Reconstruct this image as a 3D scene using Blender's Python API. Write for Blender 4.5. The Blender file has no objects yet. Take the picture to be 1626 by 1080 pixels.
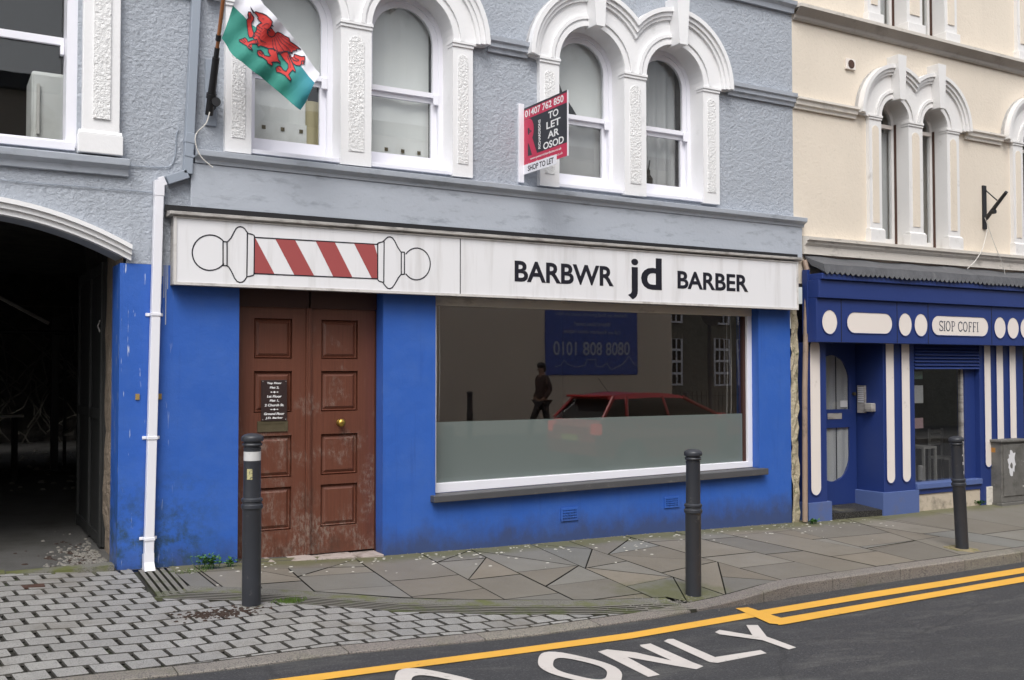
import bpy, bmesh, math, random
from mathutils import Vector, Matrix
R = math.radians
rnd = random.Random(7)
scene = bpy.context.scene
C = scene.collection

# ---------------------------------------------------------------- camera
CAM_Y, CAM_Z, FPX = -8.2, 1.62, 1600.0      # metres; focal length in photo pixels (1626 wide)
YAW, PITCH, ROLL = R(30.20504), R(1.72234), R(-0.0403)
_f = Vector((math.sin(YAW)*math.cos(PITCH), math.cos(YAW)*math.cos(PITCH), math.sin(PITCH)))
_r0 = Vector((math.cos(YAW), -math.sin(YAW), 0)); _u0 = _r0.cross(_f)
_r = math.cos(ROLL)*_r0 + math.sin(ROLL)*_u0; _u = -math.sin(ROLL)*_r0 + math.cos(ROLL)*_u0
cam = bpy.data.cameras.new('camera'); camo = bpy.data.objects.new('camera', cam); C.objects.link(camo)
m3 = Matrix((_r, _u, -_f)).transposed()
camo.matrix_world = Matrix.Translation((0, CAM_Y, CAM_Z)) @ m3.to_4x4()
cam.sensor_width = 36; cam.sensor_fit = 'HORIZONTAL'; cam.lens = FPX/1626*36
cam.clip_start = .05; cam.clip_end = 2000
scene.camera = camo
scene.render.resolution_x, scene.render.resolution_y = 1024, 680

# ---------------------------------------------------------------- light
SUN_EL, SUN_AZ = R(52), R(215)               # azimuth measured from +y clockwise
w = bpy.data.worlds.new('World'); scene.world = w; w.use_nodes = True
nt = w.node_tree; bg = nt.nodes['Background']
sky = nt.nodes.new('ShaderNodeTexSky'); sky.sky_type = 'NISHITA'; sky.sun_disc = False
sky.sun_elevation = SUN_EL; sky.sun_rotation = SUN_AZ; sky.dust_density = 4; sky.air_density = 1.0
hs = nt.nodes.new('ShaderNodeHueSaturation'); hs.inputs['Saturation'].default_value = .28
nt.links.new(sky.outputs[0], hs.inputs['Color']); nt.links.new(hs.outputs[0], bg.inputs[0])
bg.inputs[1].default_value = .15
sl = bpy.data.lights.new('sun', 'SUN'); sl.energy = 1.1; sl.angle = R(28); sl.color = (1, .98, .95)
so = bpy.data.objects.new('sun', sl); C.objects.link(so)
sd = Vector((math.sin(SUN_AZ)*math.cos(SUN_EL), math.cos(SUN_AZ)*math.cos(SUN_EL), math.sin(SUN_EL)))
so.rotation_euler = sd.to_track_quat('Z', 'Y').to_euler()
scene.view_settings.view_transform = 'Standard'; scene.view_settings.look = 'None'
scene.view_settings.gamma = 1; scene.view_settings.exposure = 0.5
scene.cycles.max_bounces = 8; scene.cycles.transparent_max_bounces = 12
scene.cycles.caustics_reflective = False; scene.cycles.caustics_refractive = False

# ---------------------------------------------------------------- surveying: sight lines of the camera onto real planes
def ray(px, py): return _f*FPX + _r*(px-813) - _u*(py-540)
def onY(px, py, Y=0.):
    d = ray(px, py); t = (Y-CAM_Y)/d.y; return d.x*t, d.z*t+CAM_Z
def interp(x, xs, ys):
    if x <= xs[0]: return ys[0]
    for i in range(len(xs)-1):
        if x <= xs[i+1]: return ys[i]+(ys[i+1]-ys[i])*(x-xs[i])/(xs[i+1]-xs[i])
    return ys[-1]
ZX = [-30,-8,.49,1.28,2.2,3.46,4.68,6.14,8.38,9.86,12.6,20,60]; ZZ = [.9,.30,.15,.097,.071,.004,-.022,-.037,-.082,-.105,-.11,-.3,-1.6]
def G(x, y):                                   # pavement height
    return interp(x, ZX, ZZ) + interp(x, [2,5.5],[.02,.065])*min(y, .3)
def kerb_y(x):                                 # outer kerb line
    return interp(x, [-20,-3,.9,2.2,3.5,4.5,5.3,6.3,7.9,9.7,14,60],[-5.1,-3.25,-2.79,-2.72,-2.56,-2.43,-2.27,-2.03,-1.96,-1.90,-1.75,-.9])
def upst(x): return interp(x, [4.3,5.2,6.2],[.015,.03,.11])
def RD(x, y):                                  # road height
    k = kerb_y(x); t = max(0, k-y)
    return G(x, k) - upst(x) + .028*t
def onS(px, py, S, off=0):
    d = ray(px, py); a, b = .3/1600, 80/1600
    for _ in range(45):
        m = (a+b)/2
        if d.z*m+CAM_Z-(S(d.x*m, d.y*m+CAM_Y)+off) > 0: a = m
        else: b = m
    return d.x*m, d.y*m+CAM_Y, d.z*m+CAM_Z

# ---------------------------------------------------------------- materials
def new_mat(name):
    m = bpy.data.materials.new(name); m.use_nodes = True
    nt = m.node_tree; b = nt.nodes['Principled BSDF']; return m, nt, b
def N(nt, t, **kw):
    n = nt.nodes.new(t)
    for k, v in kw.items():
        if k in n.inputs: n.inputs[k].default_value = v
        else: setattr(n, k, v)
    return n
def posn(nt, scale=(1,1,1), rot=(0,0,0)):
    g = nt.nodes.new('ShaderNodeNewGeometry'); mp = nt.nodes.new('ShaderNodeMapping')
    mp.inputs['Scale'].default_value = scale; mp.inputs['Rotation'].default_value = rot
    nt.links.new(g.outputs['Position'], mp.inputs['Vector']); return mp.outputs[0]
def noise(nt, vec, scale, detail=3, rough=.55, dist=0):
    n = N(nt, 'ShaderNodeTexNoise'); n.inputs['Scale'].default_value = scale; n.inputs['Detail'].default_value = detail
    n.inputs['Roughness'].default_value = rough; n.inputs['Distortion'].default_value = dist
    nt.links.new(vec, n.inputs['Vector']); return n.outputs['Fac']
def mrange(nt, v, a, b, c=0., d=1., clamp=True):
    n = N(nt, 'ShaderNodeMapRange'); n.clamp = clamp
    for i, q in enumerate((a, b, c, d)): n.inputs[i+1].default_value = q
    nt.links.new(v, n.inputs[0]); return n.outputs[0]
def math_(nt, op, a, b=None):
    n = N(nt, 'ShaderNodeMath', operation=op)
    for i, v in enumerate((a, b)):
        if v is None: continue
        if isinstance(v, (int, float)): n.inputs[i].default_value = v
        else: nt.links.new(v, n.inputs[i])
    return n.outputs[0]
def mixc(nt, fac, a, b, blend='MIX'):
    n = N(nt, 'ShaderNodeMix', data_type='RGBA', blend_type=blend)
    for s, v in ((0, fac), (6, a), (7, b)):
        if isinstance(v, (int, float)): n.inputs[s].default_value = v
        elif isinstance(v, tuple): n.inputs[s].default_value = (*v[:3], 1)
        else: nt.links.new(v, n.inputs[s])
    return n.outputs[2]
def bump(nt, b, h, strength, dist):
    n = N(nt, 'ShaderNodeBump'); n.inputs['Strength'].default_value = strength; n.inputs['Distance'].default_value = dist
    nt.links.new(h, n.inputs['Height']); nt.links.new(n.outputs[0], b.inputs['Normal'])
def sepz(nt, i='Z'):
    g = nt.nodes.new('ShaderNodeNewGeometry'); s = nt.nodes.new('ShaderNodeSeparateXYZ')
    nt.links.new(g.outputs['Position'], s.inputs[0]); return s.outputs[i]
def paint(name, col, rough=.55, var=.12, vscale=1.3, dirt=None, dscale=3, dlo=.55, dhi=.75, bmp=0, bscale=60, bdist=.01,
          stretch=(1,1,1), spec=.5, metal=0, tint=False, bdetail=4, fleck=None, fscale=200, flo=.6, fhi=.7):
    m, nt, b = new_mat(name)
    p = posn(nt, stretch); q = posn(nt)
    f = noise(nt, p, vscale, 4)
    c = mixc(nt, f, tuple(v*(1-var) for v in col), tuple(min(1, v*(1+var)) for v in col))
    if tint:
        a = N(nt, 'ShaderNodeAttribute', attribute_name='tint'); c = mixc(nt, 1., c, a.outputs['Color'], 'MULTIPLY')
    if fleck: c = mixc(nt, mrange(nt, noise(nt, q, fscale, 2), flo, fhi), c, fleck)
    if dirt: c = mixc(nt, mrange(nt, noise(nt, p, dscale, 6, .65), dlo, dhi), c, dirt)
    nt.links.new(c, b.inputs['Base Color'])
    b.inputs['Roughness'].default_value = rough; b.inputs['Specular IOR Level'].default_value = spec
    b.inputs['Metallic'].default_value = metal
    if bmp: bump(nt, b, noise(nt, q, bscale, bdetail, .6), bmp, bdist)
    return m
def plain(name, col, rough=.6, **k): return paint(name, col, rough, var=.04, **k)

def roughcast(name, col, dist=.03, s=24):
    m, nt, b = new_mat(name); q = posn(nt)
    h1 = noise(nt, q, s, 6, .66, .25); h2 = noise(nt, q, s*.45, 3, .6, .3)
    h = math_(nt, 'ADD', h1, math_(nt, 'MULTIPLY', h2, .8))
    c = mixc(nt, noise(nt, q, .9, 5), tuple(v*.88 for v in col), tuple(v*1.08 for v in col))
    streak = noise(nt, posn(nt, (6, 6, .35)), 1.0, 5, .6)
    c = mixc(nt, math_(nt, 'MULTIPLY', mrange(nt, streak, .55, .85), .18 if name == 'cream render' else .4), c, tuple(v*.62 for v in col))
    c = mixc(nt, math_(nt, 'MULTIPLY', mrange(nt, h1, .42, .3), .35), c, tuple(v*.6 for v in col))
    nt.links.new(c, b.inputs['Base Color']); b.inputs['Roughness'].default_value = .6
    b.inputs['Specular IOR Level'].default_value = .35
    bump(nt, b, h, 1.0, dist); return m

GREY = (.405, .438, .492)
M = {}
M['roughcast'] = roughcast('grey roughcast', GREY, .018, 32)
M['grey_smooth'] = paint('grey smooth masonry paint', GREY, .5, .09, 1.5, dirt=(.2,.22,.25), dscale=4, dlo=.54, dhi=.8, bmp=.35, bscale=30, bdist=.01, stretch=(1,1,3))
M['grey_pipe'] = plain('grey painted pipe', (.29,.33,.39), .4)
M['white_stone'] = paint('white painted stone', (.80,.80,.81), .5, .04, 2, dirt=(.55,.55,.54), dscale=3, dlo=.62, dhi=.85, bmp=.25, bscale=35, bdist=.008)
M['vermic'] = paint('white carved stone', (.80,.80,.80), .5, .04, 2, bmp=1, bscale=46, bdist=.018, dirt=(.6,.6,.58), dscale=40, dlo=.6, dhi=.8)
M['white_sash'] = paint('white window gloss', (.80,.80,.86), .35, .03, 3, bmp=.1, bscale=20, bdist=.004)
M['white_pvc'] = plain('white plastic', (.78,.78,.83), .3)
M['cream'] = roughcast('cream render', (.71,.635,.535), .004, 30)
M['cream_stone'] = paint('off white painted stone', (.71,.70,.69), .55, .05, 2, dirt=(.42,.40,.37), dscale=5, dlo=.6, dhi=.85, bmp=.3, bscale=25, bdist=.008)
M['dirty_stone'] = paint('weathered pale cornice', (.68,.64,.58), .6, .08, 2, dirt=(.24,.22,.19), dscale=4, dlo=.54, dhi=.8, stretch=(1,2,3), bmp=.3, bscale=25)
M['reveal'] = paint('grey reveal stone', (.45,.45,.45), .6, .06, 3, bmp=.2, bscale=30)
M['cornice_dark'] = paint('brown cornice soffit', (.34,.31,.28), .7, .15, 3, dirt=(.2,.18,.16), bmp=.3, bscale=30)  # cornice underside, a darker brown than its top course
M['black'] = plain('black metal', (.012,.012,.014), .45)
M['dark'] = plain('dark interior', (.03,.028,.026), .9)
M['lead'] = paint('lead flashing', (.10,.102,.11), .6, .35, 6, dirt=(.2,.2,.2), dscale=5, dlo=.6, dhi=.8, bmp=.5, bscale=20, bdist=.01)
M['navy'] = paint('navy shopfront paint', (.019,.040,.17), .38, .08, 2, bmp=.1, bscale=12)
M['navy_plinth'] = paint('faded blue plinth', (.085,.13,.31), .5, .08, 3, dirt=(.12,.13,.2), bmp=.15, bscale=30)
M['creamwood'] = paint('cream painted wood', (.76,.70,.65), .5, .05, 3, dirt=(.42,.36,.3), dscale=5, dlo=.66, dhi=.85)
M['alu'] = paint('dirty aluminium trim', (.40,.38,.36), .45, .2, 5, dirt=(.13,.12,.11), dscale=5, dlo=.45, dhi=.7, stretch=(1,1,4))
M['signrim'] = paint('sign rim', (.62,.60,.58), .4, .08, 5, dirt=(.25,.22,.2), dscale=6, dlo=.5, dhi=.8)
def signface():
    m, nt, b = new_mat('white sign acrylic'); p = posn(nt)
    c = mixc(nt, noise(nt, p, 1.2, 4), (.74,.74,.76), (.80,.80,.82))
    st = noise(nt, posn(nt, (9, 9, .8)), 1, 4, .6)
    c = mixc(nt, math_(nt,'MULTIPLY', mrange(nt, st, .52, .8), .45), c, (.42,.40,.38))
    nt.links.new(c, b.inputs['Base Color']); b.inputs['Roughness'].default_value = .28; return m
M['signface'] = signface()
M['ink'] = plain('near black lettering', (.012,.012,.02), .35)
M['pole_red'] = plain('faded red vinyl', (.35,.075,.075), .4)
M['poster_ink'] = plain('pale blue poster print', (.50,.52,.60), .6)
M['white_ink'] = plain('white lettering', (.8,.8,.8), .5)

def bluewall():
    m, nt, b = new_mat('blue masonry paint'); p = posn(nt); z = sepz(nt); x = sepz(nt, 'X')
    c = mixc(nt, noise(nt, p, 1.1, 5), (.026,.096,.39), (.040,.135,.51))
    fade = math_(nt, 'MULTIPLY', mrange(nt, noise(nt, p, 2.2, 6, .75), .46, .72), .6)
    c = mixc(nt, fade, c, (.055,.135,.42))
    # dirty foot of the wall and green algae
    n1 = noise(nt, posn(nt,(1.5,1.5,1)), 3.2, 6, .7)
    foot = mrange(nt, math_(nt,'SUBTRACT', math_(nt,'MULTIPLY', n1, .5), z), -.02, .22)
    c = mixc(nt, math_(nt,'MULTIPLY', foot, .75), c, (.05,.06,.10))
    band = math_(nt,'MULTIPLY', mrange(nt, x, 2.15, 1.75), mrange(nt, z, .95, .3))
    alg = math_(nt,'MULTIPLY', band, mrange(nt, noise(nt, p, 5.5, 6, .75), .44, .6))
    c = mixc(nt, math_(nt,'MULTIPLY', alg, .8), c, (.03,.055,.03))
    # thin white runs and chips on the narrow pier by the passage
    chips = mrange(nt, noise(nt, posn(nt,(30,30,2.2)), 1.6, 3, .6), .655, .68)
    near = mrange(nt, x, 1.72, 1.4)
    c = mixc(nt, math_(nt,'MULTIPLY', chips, near), c, (.5,.55,.66))
    dots = mrange(nt, noise(nt, p, 38, 2), .76, .79)
    c = mixc(nt, math_(nt,'MULTIPLY', dots, .5), c, (.3,.35,.5))
    runs = mrange(nt, noise(nt, posn(nt,(14,14,.7)), 1.1, 5, .7), .56, .74)
    c = mixc(nt, math_(nt,'MULTIPLY', runs, .35), c, (.022,.06,.25))
    nt.links.new(c, b.inputs['Base Color']); b.inputs['Roughness'].default_value = .42; b.inputs['Specular IOR Level'].default_value = .4
    bump(nt, b, math_(nt,'ADD', noise(nt, p, 5, 5), math_(nt,'MULTIPLY', noise(nt, p, 60, 3), .12)), .45, .02); return m
M['blue'] = bluewall()

def wood():
    m, nt, b = new_mat('worn brown varnished wood'); p = posn(nt); z = sepz(nt)
    g = noise(nt, posn(nt, (60, 60, 2.2)), 1, 5, .6, .4)
    c = mixc(nt, g, (.086,.030,.018), (.165,.058,.035))
    wear_lo = mrange(nt, z, 1.75, .15, -.14, .07)
    n = math_(nt,'ADD', noise(nt, p, 3.1, 5, .65), wear_lo)
    n2 = noise(nt, posn(nt,(34,34,13)), 1.2, 6, .8)
    msk = math_(nt,'MULTIPLY', mrange(nt, n, .47, .62), mrange(nt, n2, .46, .58))
    c = mixc(nt, math_(nt,'MULTIPLY', msk, .7), c, (.25,.195,.16))
    n3 = math_(nt,'ADD', noise(nt, posn(nt,(1,1,.6)), 4, 5, .7), mrange(nt, z, .9, .1, -.1, .12))
    c = mixc(nt, math_(nt,'MULTIPLY', mrange(nt, n3, .56, .75), .65), c, (.038,.025,.018))
    nt.links.new(c, b.inputs['Base Color'])
    nt.links.new(mrange(nt, msk, 0, 1, .38, .8), b.inputs['Roughness'])
    bump(nt, b, math_(nt,'ADD', g, msk), .35, .004); return m
M['wood'] = wood()
M['frame_wood'] = paint('dark door frame', (.05,.018,.013), .5, .3, 3)
M['brass'] = paint('brass', (.45,.30,.07), .35, .25, 20, metal=.9)
M['old_brass'] = paint('tarnished brass', (.12,.10,.06), .5, .25, 20, metal=.5)
M['plaque'] = plain('dark plaque', (.035,.022,.022), .3)
M['furn'] = plain('pale painted furniture', (.33,.33,.31), .7)
M['cord'] = plain('cord', (.62,.6,.56), .7)

def glass(name, ior=1.9, tintc=(1,1,1)):
    m, nt, b = new_mat(name); nt.nodes.remove(b)
    t = N(nt, 'ShaderNodeBsdfTransparent'); t.inputs[0].default_value = (*tintc, 1)
    g = N(nt, 'ShaderNodeBsdfGlossy'); g.inputs['Roughness'].default_value = .0
    lw = N(nt, 'ShaderNodeLayerWeight'); lw.inputs['Blend'].default_value = .5
    f = N(nt, 'ShaderNodeMath', operation='MULTIPLY_ADD'); nt.links.new(math_(nt, 'POWER', lw.outputs['Facing'], 4.), f.inputs[0])
    f.inputs[1].default_value = .8; f.inputs[2].default_value = ior
    bm = N(nt, 'ShaderNodeBump'); bm.inputs['Strength'].default_value = .03; bm.inputs['Distance'].default_value = .02
    nt.links.new(noise(nt, posn(nt), 1.6, 1), bm.inputs['Height']); nt.links.new(bm.outputs[0], g.inputs['Normal'])
    x = N(nt, 'ShaderNodeMixShader'); nt.links.new(f.outputs[0], x.inputs[0]); nt.links.new(t.outputs[0], x.inputs[1]); nt.links.new(g.outputs[0], x.inputs[2])
    nt.links.new(x.outputs[0], nt.nodes['Material Output'].inputs['Surface']); return m
M['glass'] = glass('window glass', .05, (.95,.96,.96))
M['shopglass'] = glass('shop plate glass', .18, (.93,.93,.93))
def frost():
    m, nt, b = new_mat('frosted film'); nt.nodes.remove(b)
    d = N(nt, 'ShaderNodeBsdfDiffuse'); d.inputs[0].default_value = (.15,.178,.170,1)
    g = N(nt, 'ShaderNodeBsdfGlossy'); g.inputs['Roughness'].default_value = .006
    lw = N(nt, 'ShaderNodeLayerWeight'); lw.inputs['Blend'].default_value = .5
    f = N(nt, 'ShaderNodeMath', operation='MULTIPLY_ADD'); nt.links.new(math_(nt, 'POWER', lw.outputs['Facing'], 4.), f.inputs[0]); f.inputs[1].default_value = .5; f.inputs[2].default_value = .13
    x = N(nt, 'ShaderNodeMixShader'); nt.links.new(f.outputs[0], x.inputs[0]); nt.links.new(d.outputs[0], x.inputs[1]); nt.links.new(g.outputs[0], x.inputs[2])
    nt.links.new(x.outputs[0], nt.nodes['Material Output'].inputs['Surface']); return m
M['frost'] = frost()
M['blind'] = paint('pale blind', (.74,.75,.73), .8, .05, 3, dirt=(.6,.6,.57), dscale=2)
M['net'] = paint('net curtain', (.42,.42,.42), .9, .1, 2)
M['board_yellow'] = plain('yellowed card', (.42,.37,.22), .8)

def slabmat():
    m, nt, b = new_mat('sandstone flag'); p = posn(nt); y = sepz(nt, 'Y'); x = sepz(nt,'X')
    a = N(nt, 'ShaderNodeAttribute', attribute_name='tint')
    c = mixc(nt, noise(nt, p, 2.2, 6, .65), (.14,.125,.10), (.215,.205,.18))
    c = mixc(nt, 1., c, a.outputs['Color'], 'MULTIPLY')
    c = mixc(nt, math_(nt,'MULTIPLY', mrange(nt, noise(nt, p, 160, 2), .5, .8), .3), c, (.28,.27,.25))
    ms = mrange(nt, math_(nt,'ADD', y, math_(nt,'MULTIPLY', noise(nt, p, 4, 5, .7), .5)), -.06, .12)
    c = mixc(nt, math_(nt,'MULTIPLY', ms, .8), c, (.115,.115,.05))
    d = math_(nt,'MULTIPLY', mrange(nt, noise(nt, p, 1.1, 6, .7), .58, .75), .55)
    c = mixc(nt, d, c, (.10,.09,.065))
    e = math_(nt,'ADD', math_(nt,'POWER', math_(nt,'ADD', x, -5.15), 2.), math_(nt,'POWER', math_(nt,'ADD', y, 2.05), 2.))
    g = mrange(nt, math_(nt,'SUBTRACT', e, math_(nt,'MULTIPLY', noise(nt, p, 5, 5, .7), .9)), -.1, -.42)
    c = mixc(nt, math_(nt,'MULTIPLY', g, .8), c, (.10,.105,.04))
    nt.links.new(c, b.inputs['Base Color']); b.inputs['Roughness'].default_value = .62
    bump(nt, b, noise(nt, p, 45, 5, .6), .35, .006); return m
M['slab'] = slabmat()
M['joint'] = paint('dark joint mortar', (.022,.02,.017), .9, .3, 8, dirt=(.035,.045,.018), dscale=2.5, dlo=.5, dhi=.7)
M['sett'] = paint('granite sett', (.31,.305,.295), .6, .2, 3.5, tint=True, fleck=(.15,.145,.14), fscale=170, flo=.5, fhi=.62, bmp=.4, bscale=120, bdist=.004, dirt=(.17,.155,.13), dscale=1.6, dlo=.55, dhi=.8)
M['kerb'] = paint('granite kerb', (.24,.22,.195), .65, .12, 4, tint=True, fleck=(.09,.085,.08), fscale=120, flo=.5, fhi=.6, dirt=(.14,.135,.09), dscale=2, dlo=.55, dhi=.75, bmp=.6, bscale=90, bdist=.006)
M['granite_moss'] = paint('mossy granite strip', (.17,.165,.145), .75, .2, 3, fleck=(.09,.085,.07), fscale=120, flo=.5, fhi=.62, dirt=(.11,.12,.04), dscale=3.5, dlo=.48, dhi=.62, bmp=.5, bscale=80, bdist=.006)
M['drain_rib'] = paint('drain rib', (.18,.17,.15), .7, .15, 4, tint=True, dirt=(.08,.09,.04), dscale=4, dlo=.5, dhi=.65)
def asphalt():
    m, nt, b = new_mat('asphalt'); p = posn(nt); y = sepz(nt,'Y'); x = sepz(nt,'X')
    c = mixc(nt, noise(nt, p, .7, 5), (.031,.031,.034), (.045,.045,.048))
    c = mixc(nt, mrange(nt, noise(nt, p, 75, 3, .8), .54, .66), c, (.12,.12,.125))
    c = mixc(nt, math_(nt,'MULTIPLY', mrange(nt, noise(nt, p, 90, 3, .7), .5, .35), .6), c, (.015,.015,.017))
    c = mixc(nt, math_(nt,'MULTIPLY', mrange(nt, noise(nt, posn(nt,(1,3.5,1)), 1.3, 6, .75), .50, .68), .5), c, (.13,.128,.12))
    v = N(nt, 'ShaderNodeTexVoronoi', feature='DISTANCE_TO_EDGE'); v.inputs['Scale'].default_value = .42
    wv = nt.nodes.new('ShaderNodeMixRGB'); wv.inputs[0].default_value = .18; nt.links.new(p, wv.inputs[1])
    nz = N(nt, 'ShaderNodeTexNoise'); nz.inputs['Scale'].default_value = 3; nz.inputs['Detail'].default_value = 5; nt.links.new(p, nz.inputs['Vector']); nt.links.new(nz.outputs['Color'], wv.inputs[2])
    nt.links.new(wv.outputs[0], v.inputs['Vector'])
    c = mixc(nt, math_(nt,'MULTIPLY', mrange(nt, v.outputs['Distance'], .006, .001), .35), c, (.012,.012,.012))
    nt.links.new(c, b.inputs['Base Color']); b.inputs['Roughness'].default_value = .75
    bump(nt, b, noise(nt, p, 170, 3, .7), .7, .006); return m
M['asphalt'] = asphalt()
def marking(name, col, worn):
    m, nt, b = new_mat(name); p = posn(nt)
    c = mixc(nt, noise(nt, p, 3, 5), tuple(v*.86 for v in col), tuple(min(1,v*1.08) for v in col))
    c = mixc(nt, math_(nt,'MULTIPLY', mrange(nt, noise(nt, p, 190, 3, .7), .58, .75), .45), c, tuple(v*.5 for v in col))
    c = mixc(nt, math_(nt,'MULTIPLY', mrange(nt, noise(nt, p, 9, 6, .8), worn-.06, worn+.04), .7), c, (.08,.078,.075))
    nt.links.new(c, b.inputs['Base Color']); b.inputs['Roughness'].default_value = .7
    bump(nt, b, noise(nt, p, 170, 3, .7), .4, .004); return m
M['yellow'] = marking('yellow road paint', (.74,.40,.055), .68)
M['whiteline'] = marking('white road paint', (.60,.56,.53), .66)
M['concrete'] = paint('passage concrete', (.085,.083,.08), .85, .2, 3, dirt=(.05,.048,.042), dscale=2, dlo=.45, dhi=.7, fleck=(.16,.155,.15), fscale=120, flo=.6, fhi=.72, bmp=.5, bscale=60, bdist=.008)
M['rubble'] = paint('exposed rubble edge', (.24,.19,.145), .9, .45, 9, dirt=(.36,.34,.30), dscale=11, dlo=.60, dhi=.72, bmp=1, bscale=16, bdist=.04, stretch=(1,1,.5))
M['rubble_pale'] = paint('pale mossy rubble', (.40,.35,.25), .9, .35, 9, dirt=(.07,.08,.035), dscale=9, dlo=.52, dhi=.68, bmp=1, bscale=18, bdist=.03)
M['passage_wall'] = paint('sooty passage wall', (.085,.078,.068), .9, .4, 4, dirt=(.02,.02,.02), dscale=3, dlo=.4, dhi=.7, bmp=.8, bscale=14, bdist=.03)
M['gate'] = paint('dark green gate paint', (.020,.021,.021), .6, .3, 6, bmp=.2, bscale=20)
M['bollard'] = paint('charcoal bollard paint', (.030,.033,.041), .4, .2, 6, dirt=(.10,.10,.10), dscale=14, dlo=.60, dhi=.74, bmp=.12, bscale=40, bdist=.003)
M['reflband'] = paint('scuffed reflective band', (.55,.55,.55), .5, .05, 8, dirt=(.2,.2,.2), dscale=18, dlo=.6, dhi=.7)
M['leaf'] = paint('weed leaf', (.06,.16,.03), .6, .3, 30)
M['grassblade'] = paint('grass blade', (.10,.17,.03), .6, .3, 20)
M['rust'] = paint('rusty iron', (.07,.035,.025), .8, .3, 20, bmp=.4, bscale=60)
M['mulch'] = paint('brown debris', (.035,.02,.014), .9, .5, 60)
M['petal'] = plain('pale fallen flecks', (.60,.58,.52), .8)
M['gravel'] = paint('loose grit', (.20,.19,.17), .9, .5, 60)
M['cab'] = paint('weathered grey cabinet', (.135,.13,.12), .6, .3, 5, dirt=(.06,.058,.05), dscale=4, dlo=.5, dhi=.7, fleck=(.3,.29,.28), fscale=45, flo=.68, fhi=.74, bmp=.15, bscale=50)
M['paper'] = plain('torn white paper', (.62,.62,.64), .8)

# ---------------------------------------------------------------- mesh helpers
def link(name, verts, faces, mat=None, parent=None, smooth=False, tints=None):
    me = bpy.data.meshes.new(name); me.from_pydata([tuple(v) for v in verts], [], faces)
    me.validate(); me.update()
    o = bpy.data.objects.new(name, me); C.objects.link(o)
    if mat: me.materials.append(M[mat] if isinstance(mat, str) else mat)
    if parent: o.parent = parent
    if smooth:
        for p in me.polygons: p.use_smooth = True
    if tints:
        at = me.color_attributes.new('tint', 'FLOAT_COLOR', 'CORNER')
        for p in me.polygons:
            t = tints[p.index] if p.index < len(tints) else (1,1,1)
            for li in p.loop_indices: at.data[li].color = (*t, 1)
    return o
def thing(name, label, cat, group=None, loc=(0,0,0)):
    o = bpy.data.objects.new(name, None); C.objects.link(o); o.location = loc; o.empty_display_size = .1
    tag(o, label, cat, group); return o
def tag(o, label=None, cat=None, group=None, kind=None):
    if label: o['label'] = label
    if cat: o['category'] = cat
    if group: o['group'] = group
    if kind: o['kind'] = kind
    return o
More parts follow.
